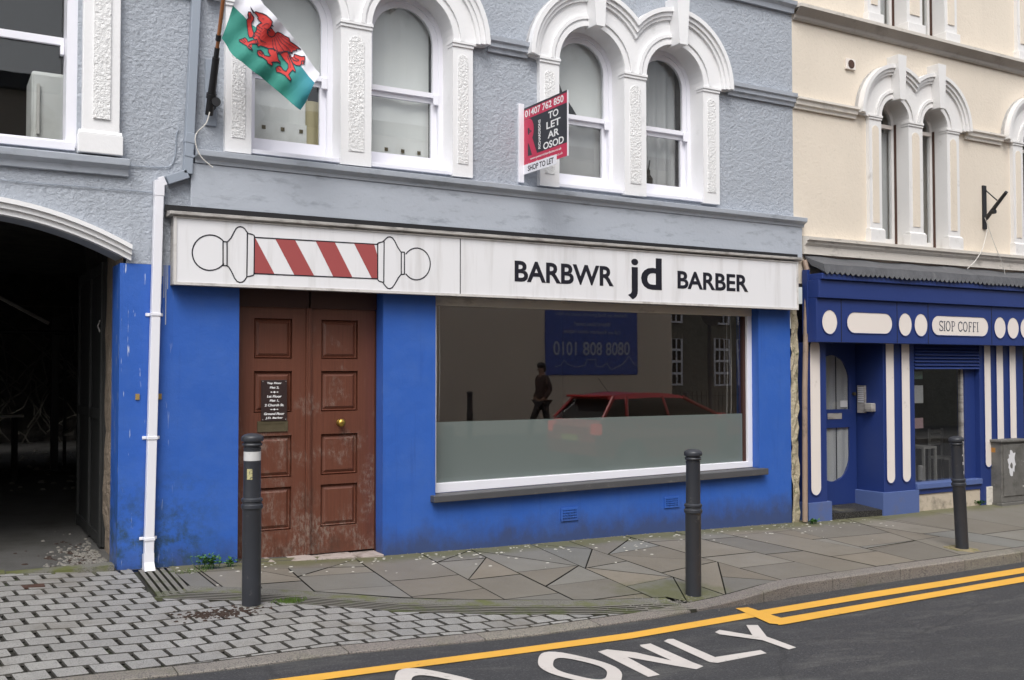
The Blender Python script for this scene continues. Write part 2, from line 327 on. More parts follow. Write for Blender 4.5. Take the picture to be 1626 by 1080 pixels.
class MB:
    def __init__(s): s.v = []; s.f = []; s.t = []
    def add(s, vs, fs, tint=(1,1,1)):
        n = len(s.v); s.v += [tuple(v) for v in vs]; s.f += [tuple(i+n for i in f) for f in fs]; s.t += [tint]*len(fs)
        return s
    def box(s, x0, x1, y0, y1, z0, z1, tint=(1,1,1)):
        vs = [(x,y,z) for z in (z0,z1) for y in (y0,y1) for x in (x0,x1)]
        return s.add(vs, [(0,2,3,1),(4,5,7,6),(0,1,5,4),(2,6,7,3),(0,4,6,2),(1,3,7,5)], tint)
    def quadbox(s, a, b, z0, z1, y0, y1):      # tilted box along x: a,b = x ends, z0/z1 = (left,right) heights
        vs = [(a,y0,z0[0]),(b,y0,z0[1]),(a,y1,z0[0]),(b,y1,z0[1]),(a,y0,z1[0]),(b,y0,z1[1]),(a,y1,z1[0]),(b,y1,z1[1])]
        return s.add(vs, [(0,2,3,1),(4,5,7,6),(0,1,5,4),(2,6,7,3),(0,4,6,2),(1,3,7,5)])
    def prof(s, pts, x0, x1, dz=0., z0=0.):     # (y,z) profile swept along x, dz = rise at the far end
        n = len(pts); vs = [(x0,y,z+z0) for y,z in pts]+[(x1,y,z+z0+dz) for y,z in pts]
        fs = [(i,(i+1)%n,(i+1)%n+n,i+n) for i in range(n)]+[tuple(range(n))[::-1], tuple(range(n,2*n))]
        return s.add(vs, fs)
    def cyl(s, p, q, r0, r1=None, n=12, caps=True):
        r1 = r0 if r1 is None else r1; p = Vector(p); q = Vector(q); d = (q-p).normalized()
        a = d.orthogonal().normalized(); b = d.cross(a)
        vs = [p+(a*math.cos(t)+b*math.sin(t))*r0 for t in [2*math.pi*i/n for i in range(n)]]+[q+(a*math.cos(t)+b*math.sin(t))*r1 for t in [2*math.pi*i/n for i in range(n)]]
        fs = [(i,(i+1)%n,(i+1)%n+n,i+n) for i in range(n)]
        if caps: fs += [tuple(range(n))[::-1], tuple(range(n,2*n))]
        return s.add(vs, fs)
    def tube(s, pts, r, n=8):
        for a, b in zip(pts, pts[1:]): s.cyl(a, b, r, n=n)
        return s
    def lathe(s, prof, c=(0,0,0), n=28):
        vs = []; fs = []
        for r, z in prof:
            for i in range(n):
                t = 2*math.pi*i/n; vs.append((c[0]+r*math.cos(t), c[1]+r*math.sin(t), c[2]+z))
        for k in range(len(prof)-1):
            for i in range(n):
                j = (i+1)%n; fs.append((k*n+i, k*n+j, (k+1)*n+j, (k+1)*n+i))
        fs.append(tuple(range(n))[::-1]); fs.append(tuple(range((len(prof)-1)*n, len(prof)*n)))
        return s.add(vs, fs)
    def ell(s, c, r, n=10, m=7):
        vs = [(c[0], c[1], c[2]-r[2])]; fs = []
        for j in range(1, m):
            ph = math.pi*j/m
            for i in range(n):
                t = 2*math.pi*i/n; vs.append((c[0]+r[0]*math.sin(ph)*math.cos(t), c[1]+r[1]*math.sin(ph)*math.sin(t), c[2]-r[2]*math.cos(ph)))
        vs.append((c[0], c[1], c[2]+r[2])); L = len(vs)-1
        for i in range(n):
            k = (i+1)%n; fs.append((0, 1+k, 1+i))
            for j in range(m-2): fs.append((1+j*n+i, 1+j*n+k, 1+(j+1)*n+k, 1+(j+1)*n+i))
            fs.append((L, 1+(m-2)*n+i, 1+(m-2)*n+k))
        return s.add(vs, fs)
    def build(s, name, mat=None, parent=None, bevel=0, smooth=False, tint=False):
        o = link(name, s.v, s.f, mat, parent, smooth, s.t if tint else None)
        if bevel:
            md = o.modifiers.new('bevel', 'BEVEL'); md.width = bevel; md.segments = 2; md.limit_method = 'ANGLE'; md.angle_limit = R(40)
        if smooth:
            md = o.modifiers.new('es', 'EDGE_SPLIT'); md.split_angle = R(38)
        return o
def curve_mesh(loops, depth):
    cu = bpy.data.curves.new('tmp', 'CURVE'); cu.dimensions = '2D'; cu.fill_mode = 'BOTH'; cu.extrude = depth/2
    for lp in loops:
        sp = cu.splines.new('POLY'); sp.points.add(len(lp)-1)
        for i, (x, z) in enumerate(lp): sp.points[i].co = (x, z, 0, 1)
        sp.use_cyclic_u = True
    return _conv(cu)
def _conv(cu):
    o = bpy.data.objects.new('tmp', cu); C.objects.link(o)
    dg = bpy.context.evaluated_depsgraph_get(); dg.update()
    me = bpy.data.meshes.new_from_object(o.evaluated_get(dg))
    vs = [tuple(v.co) for v in me.vertices]; fs = [tuple(p.vertices) for p in me.polygons]
    bpy.data.objects.remove(o); bpy.data.curves.remove(cu); bpy.data.meshes.remove(me)
    return vs, fs
def extr(loops, y0, y1, mb=None):
    """loops in (x,z); solid between y0 (front) and y1"""
    vs, fs = curve_mesh(loops, abs(y1-y0)); yc = (y0+y1)/2
    mb = mb or MB(); return mb.add([(x, yc - z, y) for x, y, z in vs], fs)
def text_fit(s, x0, x1, z0, z1, bold=0., depth=.002, shear=0.):
    """text mesh fitted into the rectangle; (x, depth, z)"""
    cu = bpy.data.curves.new('t', 'FONT'); cu.body = s; cu.size = 1; cu.offset = bold; cu.extrude = .5; cu.shear = shear
    cu.resolution_u = 4
    vs, fs = _conv(cu)
    a = min(v[0] for v in vs); b = max(v[0] for v in vs); c = min(v[1] for v in vs); d = max(v[1] for v in vs)
    return [(x0+(v[0]-a)/(b-a)*(x1-x0), -v[2]*depth, z0+(v[1]-c)/(d-c)*(z1-z0)) for v in vs], fs
def text(s, x0, x1, z0, z1, y, mb, **k):
    vs, fs = text_fit(s, x0, x1, z0, z1, **k); mb.add([(v[0], y+v[1], v[2]) for v in vs], fs); return mb
def stroke(mb, pts, wd, y, depth=.002, closed=False):
    """flat ribbon in a plane of constant y"""
    n = len(pts); L = []; Rr = []
    for i, p in enumerate(pts):
        a = pts[(i-1) % n] if (closed or i > 0) else p; b = pts[(i+1) % n] if (closed or i < n-1) else p
        d = Vector((b[0]-a[0], b[1]-a[1]));
        if d.length < 1e-9: d = Vector((1,0))
        d.normalize(); nn = Vector((-d.y, d.x))*wd/2
        L.append((p[0]+nn.x, p[1]+nn.y)); Rr.append((p[0]-nn.x, p[1]-nn.y))
    vs = [(x, y-depth/2, z) for x, z in L]+[(x, y-depth/2, z) for x, z in Rr]+[(x, y+depth/2, z) for x, z in L]+[(x, y+depth/2, z) for x, z in Rr]
    fs = []
    for i in range(n if closed else n-1):
        j = (i+1) % n
        fs += [(i,j,n+j,n+i),(2*n+i,3*n+i,3*n+j,2*n+j),(i,2*n+i,2*n+j,j),(n+i,n+j,3*n+j,3*n+i)]
    mb.add(vs, fs); return mb
def arc(cx, cz, r, a0, a1, n=20): return [(cx+r*math.cos(R(a0+(a1-a0)*i/n)), cz+r*math.sin(R(a0+(a1-a0)*i/n))) for i in range(n+1)]
def stadium(x0, x1, z0, z1, n=10):
    r = (x1-x0)/2; cx = (x0+x1)/2
    if z1-z0 >= 2*r: return arc(cx, z1-r, r, 0, 180, n)+arc(cx, z0+r, r, 180, 360, n)
    r = (z1-z0)/2; cz = (z0+z1)/2
    return arc(x1-r, cz, r, -90, 90, n)+arc(x0+r, cz, r, 90, 270, n)
def archloop(x0, x1, zb, zs, grow=0., n=22):
    r = (x1-x0)/2+grow; cx = (x0+x1)/2
    return [(x0-grow, zb-grow)] + [(x1+grow, zb-grow)] + arc(cx, zs, r, 0, 180, n)
def rect(x0, x1, z0, z1): return [(x0,z0),(x1,z0),(x1,z1),(x0,z1)]

# ================================================================ GROUND
def sheet(name, xs, ys_of, zf, mat, kind='structure'):
    vs = []; fs = []; nx = len(xs); ny = len(ys_of(xs[0]))
    for x in xs:
        for y in ys_of(x): vs.append((x, y, zf(x, y)))
    for i in range(nx-1):
        for j in range(ny-1): fs.append((i*ny+j, (i+1)*ny+j, (i+1)*ny+j+1, i*ny+j+1))
    return tag(link(name, vs, fs, mat), kind=kind)
xs = sorted(set([-30+i*.5 for i in range(181)]+[.9,2.2,3.46,4.68,5.3,6.14,6.3,7.9,8.38,9.7,9.86,12.6]+[round(4+i*.1,2) for i in range(30)]))
sheet('road', xs, lambda x: [kerb_y(x)+.06-(kerb_y(x)+.06+10.2)*j/16 for j in range(17)], lambda x, y: RD(x, min(y, kerb_y(x))), 'asphalt')
FPZ = lambda x, y: RD(x, -10.2)+.12
sheet('far_pavement', xs, lambda x: [-10.2, -12, -15, -40], lambda x, y: FPZ(x, y), 'concrete')
mb = MB()
for i in range(60):
    x = -20+i; mb.add([(x+.006,-10.2,FPZ(x,0)+.006),(x+.994,-10.2,FPZ(x+1,0)+.006),(x+.994,-10.05,FPZ(x+1,0)+.006),(x+.006,-10.05,FPZ(x,0)+.006),
                       (x+.006,-10.2,FPZ(x,0)-.2),(x+.994,-10.2,FPZ(x+1,0)-.2),(x+.994,-10.05,FPZ(x+1,0)-.2),(x+.006,-10.05,FPZ(x,0)-.2)],
                      [(0,3,2,1),(4,5,6,7),(0,1,5,4),(1,2,6,5),(2,3,7,6),(3,0,4,7)], (1,1,1))
tag(mb.build('far_kerb', 'kerb', tint=True), kind='structure')
tag(link('ground', [(-300,-300,-3),(300,-300,-3),(300,300,-3),(-300,300,-3)], [(0,1,2,3)], 'concrete'), kind='structure')
# mortar bed that shows in every joint
sheet('paving_bed', [-14+i*.25 for i in range(240)], lambda x: [.35, .1, 0, -.5, -1, -1.5, kerb_y(x)+.12], lambda x, y: G(x, y)-.02, 'joint')

# kerb stones
mb = MB(); x = -14.0; WK = .135
joints_px = [252, 583, 799+0, 935, 1256, 1342, 1444, 1551]
while x < 40:
    L = .92+rnd.random()*.06; x1 = x+L; t = rnd.uniform(.85,1.12); tt = (t,t*rnd.uniform(.96,1),t*rnd.uniform(.92,1))
    n = 5; pts = [x+.004+(L-.008)*i/n for i in range(n+1)]; vs = []
    for p in pts:
        ko = kerb_y(p); top = G(p, ko)+.002; rz = RD(p, ko)-.05; ch = min(.012, upst(p)*.5)
        vs += [(p, ko, rz), (p, ko, top-ch), (p, ko+ch*.9, top), (p, ko+WK, G(p, ko+WK)+.002), (p, ko+WK, top-.12)]
    fs = []
    for i in range(n):
        for k in range(4): fs.append((i*5+k, (i+1)*5+k, (i+1)*5+k+1, i*5+k+1))
    fs += [(0,1,2,3,4), tuple(n*5+k for k in (4,3,2,1,0))]
    mb.add(vs, fs, tt); x = x1
tag(mb.build('kerb', 'kerb', tint=True), kind='structure')

# granite setts of the crossover
def clip(poly, a, b, c):                         # keep a*x+b*y<=c
    out = []
    for i in range(len(poly)):
        p, q = poly[i], poly[(i+1) % len(poly)]; dp = a*p[0]+b*p[1]-c; dq = a*q[0]+b*q[1]-c
        if dp <= 0: out.append(p)
        if (dp < 0) != (dq < 0) and dp != dq:
            t = dp/(dp-dq); out.append((p[0]+(q[0]-p[0])*t, p[1]+(q[1]-p[1])*t))
    return out
DR = [(1.40,-.02),(1.36,-1.02),(2.83,-1.88),(4.2,-2.275),(5.0,-2.36)]   # front edge of the drain
def area(p): return abs(sum(p[i][0]*p[(i+1)%len(p)][1]-p[(i+1)%len(p)][0]*p[i][1] for i in range(len(p))))/2
mb = MB(); th = math.atan(.11); cs, sn = math.cos(th), math.sin(th); PITCH_R, PL = .160, .180
US = [-60*PL]
for _ in range(100): US.append(US[-1]+interp(US[-1], [-.5, 2.2], [.182, .176]))
x0r, y0r = 1.0, kerb_y(1.0)+WK+.012
for r in range(-1, 24):
    for c in range(0, 96):
        ua = US[c]+(r % 2)*(US[c+1]-US[c])/2; u0 = ua+rnd.uniform(-.005,.005)+.014; u1 = ua+(US[c+1]-US[c])-.014+rnd.uniform(-.004,.004)
        v0 = r*PITCH_R+.0045+rnd.uniform(-.002,.002); v1 = v0+PITCH_R-.017
        b = .006
        poly = [(x0r+cs*u-sn*v, y0r+sn*u+cs*v) for u, v in ((u0,v0+b),(u0+b,v0),(u1-b,v0),(u1,v0+b),(u1,v1-b),(u1-b,v1),(u0+b,v1),(u0,v1-b))]
        cx = sum(p[0] for p in poly)/8; cy = sum(p[1] for p in poly)/8
        if cx < -13 or cx > 5: continue
        kk = kerb_y(cx)+WK+.008; dk = (kerb_y(cx+.1)-kerb_y(cx-.1))/.2
        poly = clip(poly, dk, -1, dk*cx-kk)
        if cx < 1.43 and cy > -1.10:
            poly = clip(poly, 1, 0, 1.365+.02*min(0, cy+1)+.02*(1+cy)) if len(poly) > 2 else poly
            if len(poly) > 2: poly = clip(poly, 0, 1, -.03)
        else:
            for p, q in zip(DR[1:], DR[2:]):
                if p[0]-.05 <= cx <= q[0]:
                    s = (q[1]-p[1])/(q[0]-p[0]); poly = clip(poly, -s, 1, p[1]-s*p[0]-.012)
                    break
            else:
                if cx > 4.9: poly = []
        if len(poly) < 3 or area(poly) < .0012: continue
        t = rnd.uniform(.86,1.12); tilt = rnd.uniform(-.004,.004); n = len(poly)
        top = [(px, py, G(px,py)+.004+tilt*(px-cx)*5+rnd.uniform(0,.0012)) for px, py in poly]
        # slightly worn arris: lower outer ring
        out = [(px+(px-cx)*.02, py+(py-cy)*.03, G(px,py)-.004) for px, py in poly]
        out = [(px, py, G(px,py)-.012) for px, py in poly]
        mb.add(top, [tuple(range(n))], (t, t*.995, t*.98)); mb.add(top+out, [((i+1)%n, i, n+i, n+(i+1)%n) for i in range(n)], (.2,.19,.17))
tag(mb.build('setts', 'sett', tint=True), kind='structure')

# slotted drain and granite strip
def band(mb, pts, w0, w1, zo=.003, tint=(1,1,1), seg=.3, gap=0):
    """strip running along pts, offset between w0 and w1 to the left of travel"""
    P = []
    for a, b in zip(pts, pts[1:]):
        L = math.dist(a, b); n = max(1, int(L/seg))
        for i in range(n): P.append((a[0]+(b[0]-a[0])*i/n, a[1]+(b[1]-a[1])*i/n))
    P.append(pts[-1]); vs = []; n = len(P)
    for i, p in enumerate(P):
        a = P[max(0,i-1)]; b = P[min(n-1,i+1)]; d = Vector((b[0]-a[0], b[1]-a[1])).normalized(); nn = (-d.y, d.x)
        k = 1.0
        for wv in (w0, w1):
            xx, yy = p[0]+nn[0]*wv*k, p[1]+nn[1]*wv*k
            vs.append((xx, yy, G(xx,yy)+zo)); vs.append((xx, yy, G(xx,yy)-.03))
    for i in range(n-1):
        a, b = i*4, (i+1)*4
        mb.add([vs[a],vs[a+2],vs[b+2],vs[b]], [(0,3,2,1)], tint)
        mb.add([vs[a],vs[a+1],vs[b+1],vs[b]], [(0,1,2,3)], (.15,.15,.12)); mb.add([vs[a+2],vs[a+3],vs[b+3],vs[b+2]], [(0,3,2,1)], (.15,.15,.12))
    return mb
drain = thing('slot_drain', 'long mossy slotted drain bending along the edge of the grey setts', 'drain', loc=(1.4,-.1,G(1.4,-.1)))
def local(o, parent):                            # keep world geometry when the parent has a location
    o.matrix_parent_inverse = Matrix.Translation(parent.location).inverted(); return o
for k in range(5):
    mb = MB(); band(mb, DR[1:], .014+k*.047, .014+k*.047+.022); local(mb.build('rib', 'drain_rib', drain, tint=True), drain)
for k in range(5):
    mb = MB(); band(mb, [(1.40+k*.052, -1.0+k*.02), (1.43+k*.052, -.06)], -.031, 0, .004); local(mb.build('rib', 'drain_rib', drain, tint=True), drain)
mb = MB(); x = 0
STR = [(1.575,-.862),(2.92,-1.645),(4.27,-2.045),(4.95,-2.165)]
band(mb, STR, .0, .165, .002); local(mb.build('edging_stone', 'granite_moss', drain), drain)

# stone flags: polygons split along the joints seen in the pavement
def px2g(p): q = onS(p[0], p[1], G); return (q[0], q[1])
BACK = [(1.66,-.04),(1.665,-.745),(3.0,-1.475),(4.31,-1.88),(5.0,-2.0),(5.05, kerb_y(5.05)+WK+.06)]
outl = BACK[:]
x = 5.1
while x < 30: outl.append((x, kerb_y(x)+WK+.005)); x += .45
outl += [(30, .1), (1.665, .1)]
faces = [outl]
JO = [(454.4,900.3,498.7,938.7),(566.6,889.5,652.2,947.6),(476,916,593,908.8),(476,915,557.8,890.5),(420,908,469,917),(420,927,481,922.6),
(498.7,938.7,624.7,930.5),(616.8,923.4,724.6,913.2),(669.5,880.3,801.4,952.2),(653.8,947.8,762,935.4),(695,893,746,874.4),(697,892.7,768,886.8),
(744.3,920.3,769.9,888.2),(745,921,817,913),(748.2,873.5,914.5,955),(802.4,952,884,942.3),(821,909,915.5,899),(803.3,882.3,915.5,899),(866.3,931.5,915.5,900.6),
(870,931,960,919.7),(844.7,865.6,1021,943),(929.9,901.7,940.7,871.6),(877.7,867,930.8,871.6),(911,862.3,1068.6,916.4),(934.8,902,1066.6,916.4),(997.8,930.6,1066.6,916.8),
(1068.6,916.4,1092,958),(940.7,900.7,995.8,891.2),(966.3,880,1001.7,854.4),(970,880,1047,867),(972,881.4,1135.5,891.2),(1053.8,909.5,1135.5,892.4),(1000.7,853.5,1240,921),
(1139.5,891.8,1152.3,943),(1149.3,916.4,1215,921),(915,955.8,1017.4,943),(1041,860.3,1096,857),(1113.9,857.4,1174.9,852.5),(1121.7,885,1195,877.4),(1121.7,858.4,1180,872),
(1126,858.7,1326.6,908),(1173,852.8,1383.7,898),(1163,850.5,1226,845),(1226,845,1283,855.8),(1216.4,880.4,1257.8,876.4),(1181,901.6,1255.8,893),(1293,856.7,1336.5,852.8),
(1318.8,884.3,1385.7,876.4),(1238,837,1440,887.3),(1354,869.5,1440,859.7),(1338.5,828.2,1440,844),(1380.5,835.6,1494.8,871.7),(1419,827.7,1582.7,852.4),(1340,882.2,1384,876),
(1401.6,869,1438.5,862),(1468.4,847.6,1516,842.3),(1500,817,1626,838),(1588,845.3,1626,840.6),(1547.6,847,1626,860),(1438.5,861,1481,854),(1384,876,1452,889),
(310,905,335,925),(300,893,352,931),(420,943,410,925),(250,912,455,903)]
def split(poly, p, q):
    a, b = q[1]-p[1], -(q[0]-p[0]); c = a*p[0]+b*p[1]
    A = clip(poly, a, b, c); B = clip(poly, -a, -b, -c)
    return A, B
def inside(poly, p):
    s = False
    for i in range(len(poly)):
        a, b = poly[i], poly[i-1]
        if (a[1] > p[1]) != (b[1] > p[1]) and p[0] < (b[0]-a[0])*(p[1]-a[1])/(b[1]-a[1])+a[0]: s = not s
    return s
segs = [(px2g(j[:2]), px2g(j[2:])) for j in JO]
segs += [((x, .1), (x+.35, -1.9)) for x in (12.4,13.5,14.6,15.7,17,18.2,19.5,21,22.4,24)]
segs.sort(key=lambda s: -math.dist(*s))
# the long joints first cut the outline across, so that each cut only meets the slab it crosses
for (p, q) in segs:
    newf = []
    samples = [(p[0]+(q[0]-p[0])*t, p[1]+(q[1]-p[1])*t) for t in (.12,.3,.5,.7,.88)]
    for fpoly in faces:
        if any(inside(fpoly, s) for s in samples[1:4]) or sum(inside(fpoly, s) for s in samples) >= 1:
            A, B = split(fpoly, p, q)
            if len(A) > 2 and len(B) > 2 and area(A) > .01 and area(B) > .01: newf += [A, B]; continue
        newf.append(fpoly)
    faces = newf
def subdiv(poly, step=.5):                          # keep long thin slabs following the ground
    return [poly]
mb = MB()
for poly in faces:
    bm = bmesh.new(); vv = []
    for p in poly:
        if not vv or (Vector((p[0],p[1],0))-vv[-1].co).length > .004: vv.append(bm.verts.new((p[0], p[1], 0)))
    if len(vv) < 3 or (vv[0].co-vv[-1].co).length < .004: vv = vv[:-1] if len(vv) > 3 else vv
    if len(vv) < 3: bm.free(); continue
    try: bm.faces.new(vv)
    except Exception: bm.free(); continue
    bmesh.ops.recalc_face_normals(bm, faces=bm.faces[:])
    bmesh.ops.inset_region(bm, faces=bm.faces[:], thickness=.0062, use_even_offset=True, use_boundary=True)
    bm.faces.ensure_lookup_table(); core = bm.faces[0] if len(bm.faces) == 1 else None
    fcs = sorted(bm.faces, key=lambda f: -f.calc_area()); keep = fcs[0]
    for f in fcs[1:]: bm.faces.remove(f)
    for xx in [i*.5 for i in range(3, 60)]:
        bmesh.ops.bisect_plane(bm, geom=bm.verts[:]+bm.edges[:]+bm.faces[:], plane_co=(xx,0,0), plane_no=(1,0,0))
    t = rnd.uniform(.82,1.14); warm = rnd.uniform(-.06,.065); tt = (t*(1+warm), t, t*(1-warm*1.2)); tz = rnd.uniform(0,.003)
    bm.verts.index_update()
    mb.add([(v.co.x, v.co.y, G(v.co.x, v.co.y)+tz) for v in bm.verts], [tuple(v.index for v in f.verts) for f in bm.faces], tt)
    bm.free()
tag(mb.build('pavement', 'slab', tint=True), kind='structure')

# passage floor
def PF(x, y): return interp(y, [0,.2,3,6,12],[G(x,0),G(x,0)+.0,.12,.34,.42])
sheet('passage_floor', [-1.6+i*.3 for i in range(22)], lambda x: [-.02,.2,1,2,3,4.5,6,9,11.5], PF, 'concrete')
mb = MB()
for i in range(4): mb.box(-.95+i*.74, -.95+i*.74+.73, -.045, .10, .0, G(.3+i*.2,0)+.012-(.02 if i == 3 else 0)) if i < 3 else None
tag(mb.build('threshold_strip', 'granite_moss'), kind='structure')

# ---------------------------------------------------------------- road markings
def onR(p, off=0): return onS(p[0], p[1], RD, off)
def flatpoly(px, dz=.004):                          # polygon seen on the road -> sheet over the road, cut so it follows it
    pts = [onR(p) for p in px]
    bm = bmesh.new(); f = bm.faces.new([bm.verts.new((a, b, 0)) for a, b, c in pts])
    bmesh.ops.triangulate(bm, faces=[f])
    for xx in [i*.5 for i in range(0, 60)]:
        bmesh.ops.bisect_plane(bm, geom=bm.verts[:]+bm.edges[:]+bm.faces[:], plane_co=(xx,0,0), plane_no=(1,0,0))
    bm.normal_update()
    for fc in bm.faces:
        if fc.normal.z < 0: fc.normal_flip()
    bm.verts.index_update()
    r = [(v.co.x, v.co.y, RD(v.co.x, v.co.y)+dz) for v in bm.verts], [tuple(v.index for v in f.verts) for f in bm.faces]
    bm.free(); return r
def mark(name, polys, mat):
    mb = MB()
    for i, p in enumerate(polys): mb.add(*flatpoly(p, .004+.0012*i))
    return tag(mb.build(name, mat), kind='structure')
def strip(mb, top, bot, x0, x1, dz):
    n = int((x1-x0)/12); vs = []
    for i in range(n+1):
        x = x0+(x1-x0)*i/n
        for l in (top, bot):
            p = onR((x, interp(x, [q[0] for q in l], [q[1] for q in l]))); vs.append((p[0], p[1], RD(p[0], p[1])+dz))
    return mb.add(vs, [(2*i, 2*i+1, 2*i+3, 2*i+2) for i in range(n)])
mb = strip(MB(), [(330,1094),(600,1059.3),(797,1033.5),(1000,1006),(1202,971),(1357,945),(1500,922.5),(1626,901.8),(1760,880)], [(330,1106),(600,1069),(797,1043),(1000,1015.5),(1202,980.5),(1357,954.5),(1500,931.5),(1626,910.5),(1760,888)], 330, 1760, .005)
tag(mb.build('yellow_line', 'yellow'), kind='structure')
mb = strip(MB(), [(1225,985),(1357,962.5),(1500,938),(1626,916),(1760,893)], [(1225,995),(1242,993.4),(1357,972.3),(1500,946.8),(1626,925),(1760,901)], 1236, 1760, .0062)
mb.add(*flatpoly([(1168,967.4),(1187.8,965.6),(1243,983.5),(1240,993.2),(1222,991.5)], .0075))
tag(mb.build('inner_yellow_line', 'yellow'), kind='structure')
def rp(l): return [(820+x*.2829, 960+y*.2829) for x, y in l]
mark('road_lettering', [
  rp([(458,268),(510,255),(668,272),(870,318),(700,240),(692,230),(752,222),(990,328),(1050,350),(1010,367),(880,345),(622,298),(805,398),(740,410)]),
  rp([(828,210),(850,198),(880,197),(1115,300),(1370,260),(1405,278),(1130,332),(1085,328)]),
  rp([(1115,160),(1140,147),(1325,178),(1290,120),(1355,120),(1405,185),(1570,246),(1530,258),(1380,205),(1140,172)]),
  ], 'whiteline')
def ringpoly(name, ctr, rx, ry, rx2, ry2, rot, mat):
    mb = MB(); vs = []; n = 40
    for rr in ((rx,ry),(rx2,ry2)):
        for i in range(n):
            t = 2*math.pi*i/n; a, b = rr[0]*math.cos(t), rr[1]*math.sin(t)
            se = (abs(math.cos(t))**3+abs(math.sin(t))**3)**(-1/3.)*.97; a *= se; b *= se
            q = onR((ctr[0]+a*math.cos(rot)-b*math.sin(rot), ctr[1]+a*math.sin(rot)+b*math.cos(rot))); vs.append((q[0], q[1], RD(q[0],q[1])+.006))
    mb.add(vs, [(i, i+n, (i+1)%n+n, (i+1)%n) for i in range(n)])
    return tag(mb.build(name, mat), kind='structure')
ringpoly('road_lettering', (921,1063.5), 70, 20, 45, 12.5, R(13), 'whiteline')
ringpoly('road_lettering', (705,1094), 82, 24, 55, 15, R(12), 'whiteline')

# ================================================================ GREY BUILDING
gb = thing('corner_shop_building', 'grey roughcast building with white double arched windows above a bright blue shopfront', 'building')
AX, AZ0, AW = .2, 2.89, 4.4                          # passage arch: z = AZ0-(x-AX)^2/AW
def aarc(xa, xb, dz=0, n=24): return [(xa+(xb-xa)*i/n, AZ0+dz-(xa+(xb-xa)*i/n-AX)**2/AW) for i in range(n+1)]
WT = .35
AP = [(2.064,2.277,3.045,3.327,4.121,4.326), (5.052,5.274,6.056,6.331,7.089,7.313)]
ZB, ZS = 3.40, 4.63
holes = []
for a in AP:
    holes.append(archloop(a[1]-.03, a[2]+.03, ZB-.0, ZS, 0)); holes.append(archloop(a[3]-.03, a[4]+.03, ZB-.0, ZS, 0))
holes.append(rect(-1.2, .965, 3.30, 5.6))
outer = [(-9,-.5),(-.95,-.5)] + aarc(-.95, 1.33, -.115)[0:] + [(1.33, 2.45), (8.455, 2.45), (8.455, 9.5), (-9, 9.5)]
extr([outer]+holes, 0, WT).build('upper_wall', 'roughcast', gb)
# blue ground floor wall
DX0, DX1, WX0, WX1, WZ0 = 2.203, 3.466, 3.975, 7.905, .50
bl = [(1.285,-.4),(DX0,-.4),(DX0,2.36),(DX1,2.36),(DX1,-.4),(8.385,-.4),(8.385,2.448),(1.285,2.448)]
extr([bl, rect(WX0, WX1, WZ0, 2.36)], -.002, WT).build('blue_wall', 'blue', gb)
mb = MB(); mb.quadbox(1.80, 8.545, (2.868,2.868), (3.27,3.235), -.045, .02)
mb.build('plain_band', 'grey_smooth', gb, bevel=.006)
# ledge under the first floor windows
mb = MB(); mb.prof([(.02,0),(-.055,0),(-.06,.03),(-.105,.055),(-.11,.10),(.02,.118)], 1.83, 8.565, -.04, 3.272)
mb.build('window_ledge', 'grey_smooth', gb, bevel=.004)
mb = MB(); mb.prof([(.02,-.0),(-.035,0),(-.04,.05),(-.085,.075),(-.09,.125),(.02,.15)], -2, 1.335, 0, 3.115)
mb.build('window_ledge', 'grey_smooth', gb, bevel=.004)
# string course
SC = [(.02,0),(-.03,0),(-.035,.03),(-.06,.045),(-.062,.08),(-.085,.095),(-.09,.135),(.02,.15)]
for x0, x1 in ((1.30,1.86),(4.50,4.93),(7.46,8.452)):
    MB().prof(SC, x0, x1, 0, 4.60).build('string_course', 'grey_smooth', gb)
MB().prof([(.02,0),(-.04,0),(-.05,.05),(-.09,.08),(-.1,.12),(.02,.13)], -3, 8.452, 0, 5.66).build('upper_cornice', 'grey_smooth', gb)
# passage arch moulding
def archband(d0, d1, y0, y1, mb):
    a = aarc(-1.0, 1.36, d1); b = aarc(-1.0, 1.36, d0)
    return extr([a + b[::-1]], y0, y1, mb)
mb = MB(); archband(-.118, -.075, -.035, .05, mb); archband(-.0745, -.035, -.06, .05, mb); archband(-.0345, 0, -.085, .05, mb)
mb.build('arch_moulding', 'white_stone', gb)
# rubble jamb of the passage
mb = MB(); n = 22; vs = []
for i in range(n+1):
    z = -.4+i*(2.9)/n
    for y, dx in ((.0,.0),(.09,.0),(.2,0),(.33,0)):
        vs.append((1.318+rnd.uniform(-.028,.012)-(.0 if y > 0 else -.0), y+.004, z))
fs = [(i*4+k, i*4+k+1, (i+1)*4+k+1, (i+1)*4+k) for i in range(n) for k in range(3)]
link('broken_jamb', vs, fs, 'rubble', gb)
mb = MB(); mb.box(1.285, 1.322, .012, .02, -.4, 2.44); 
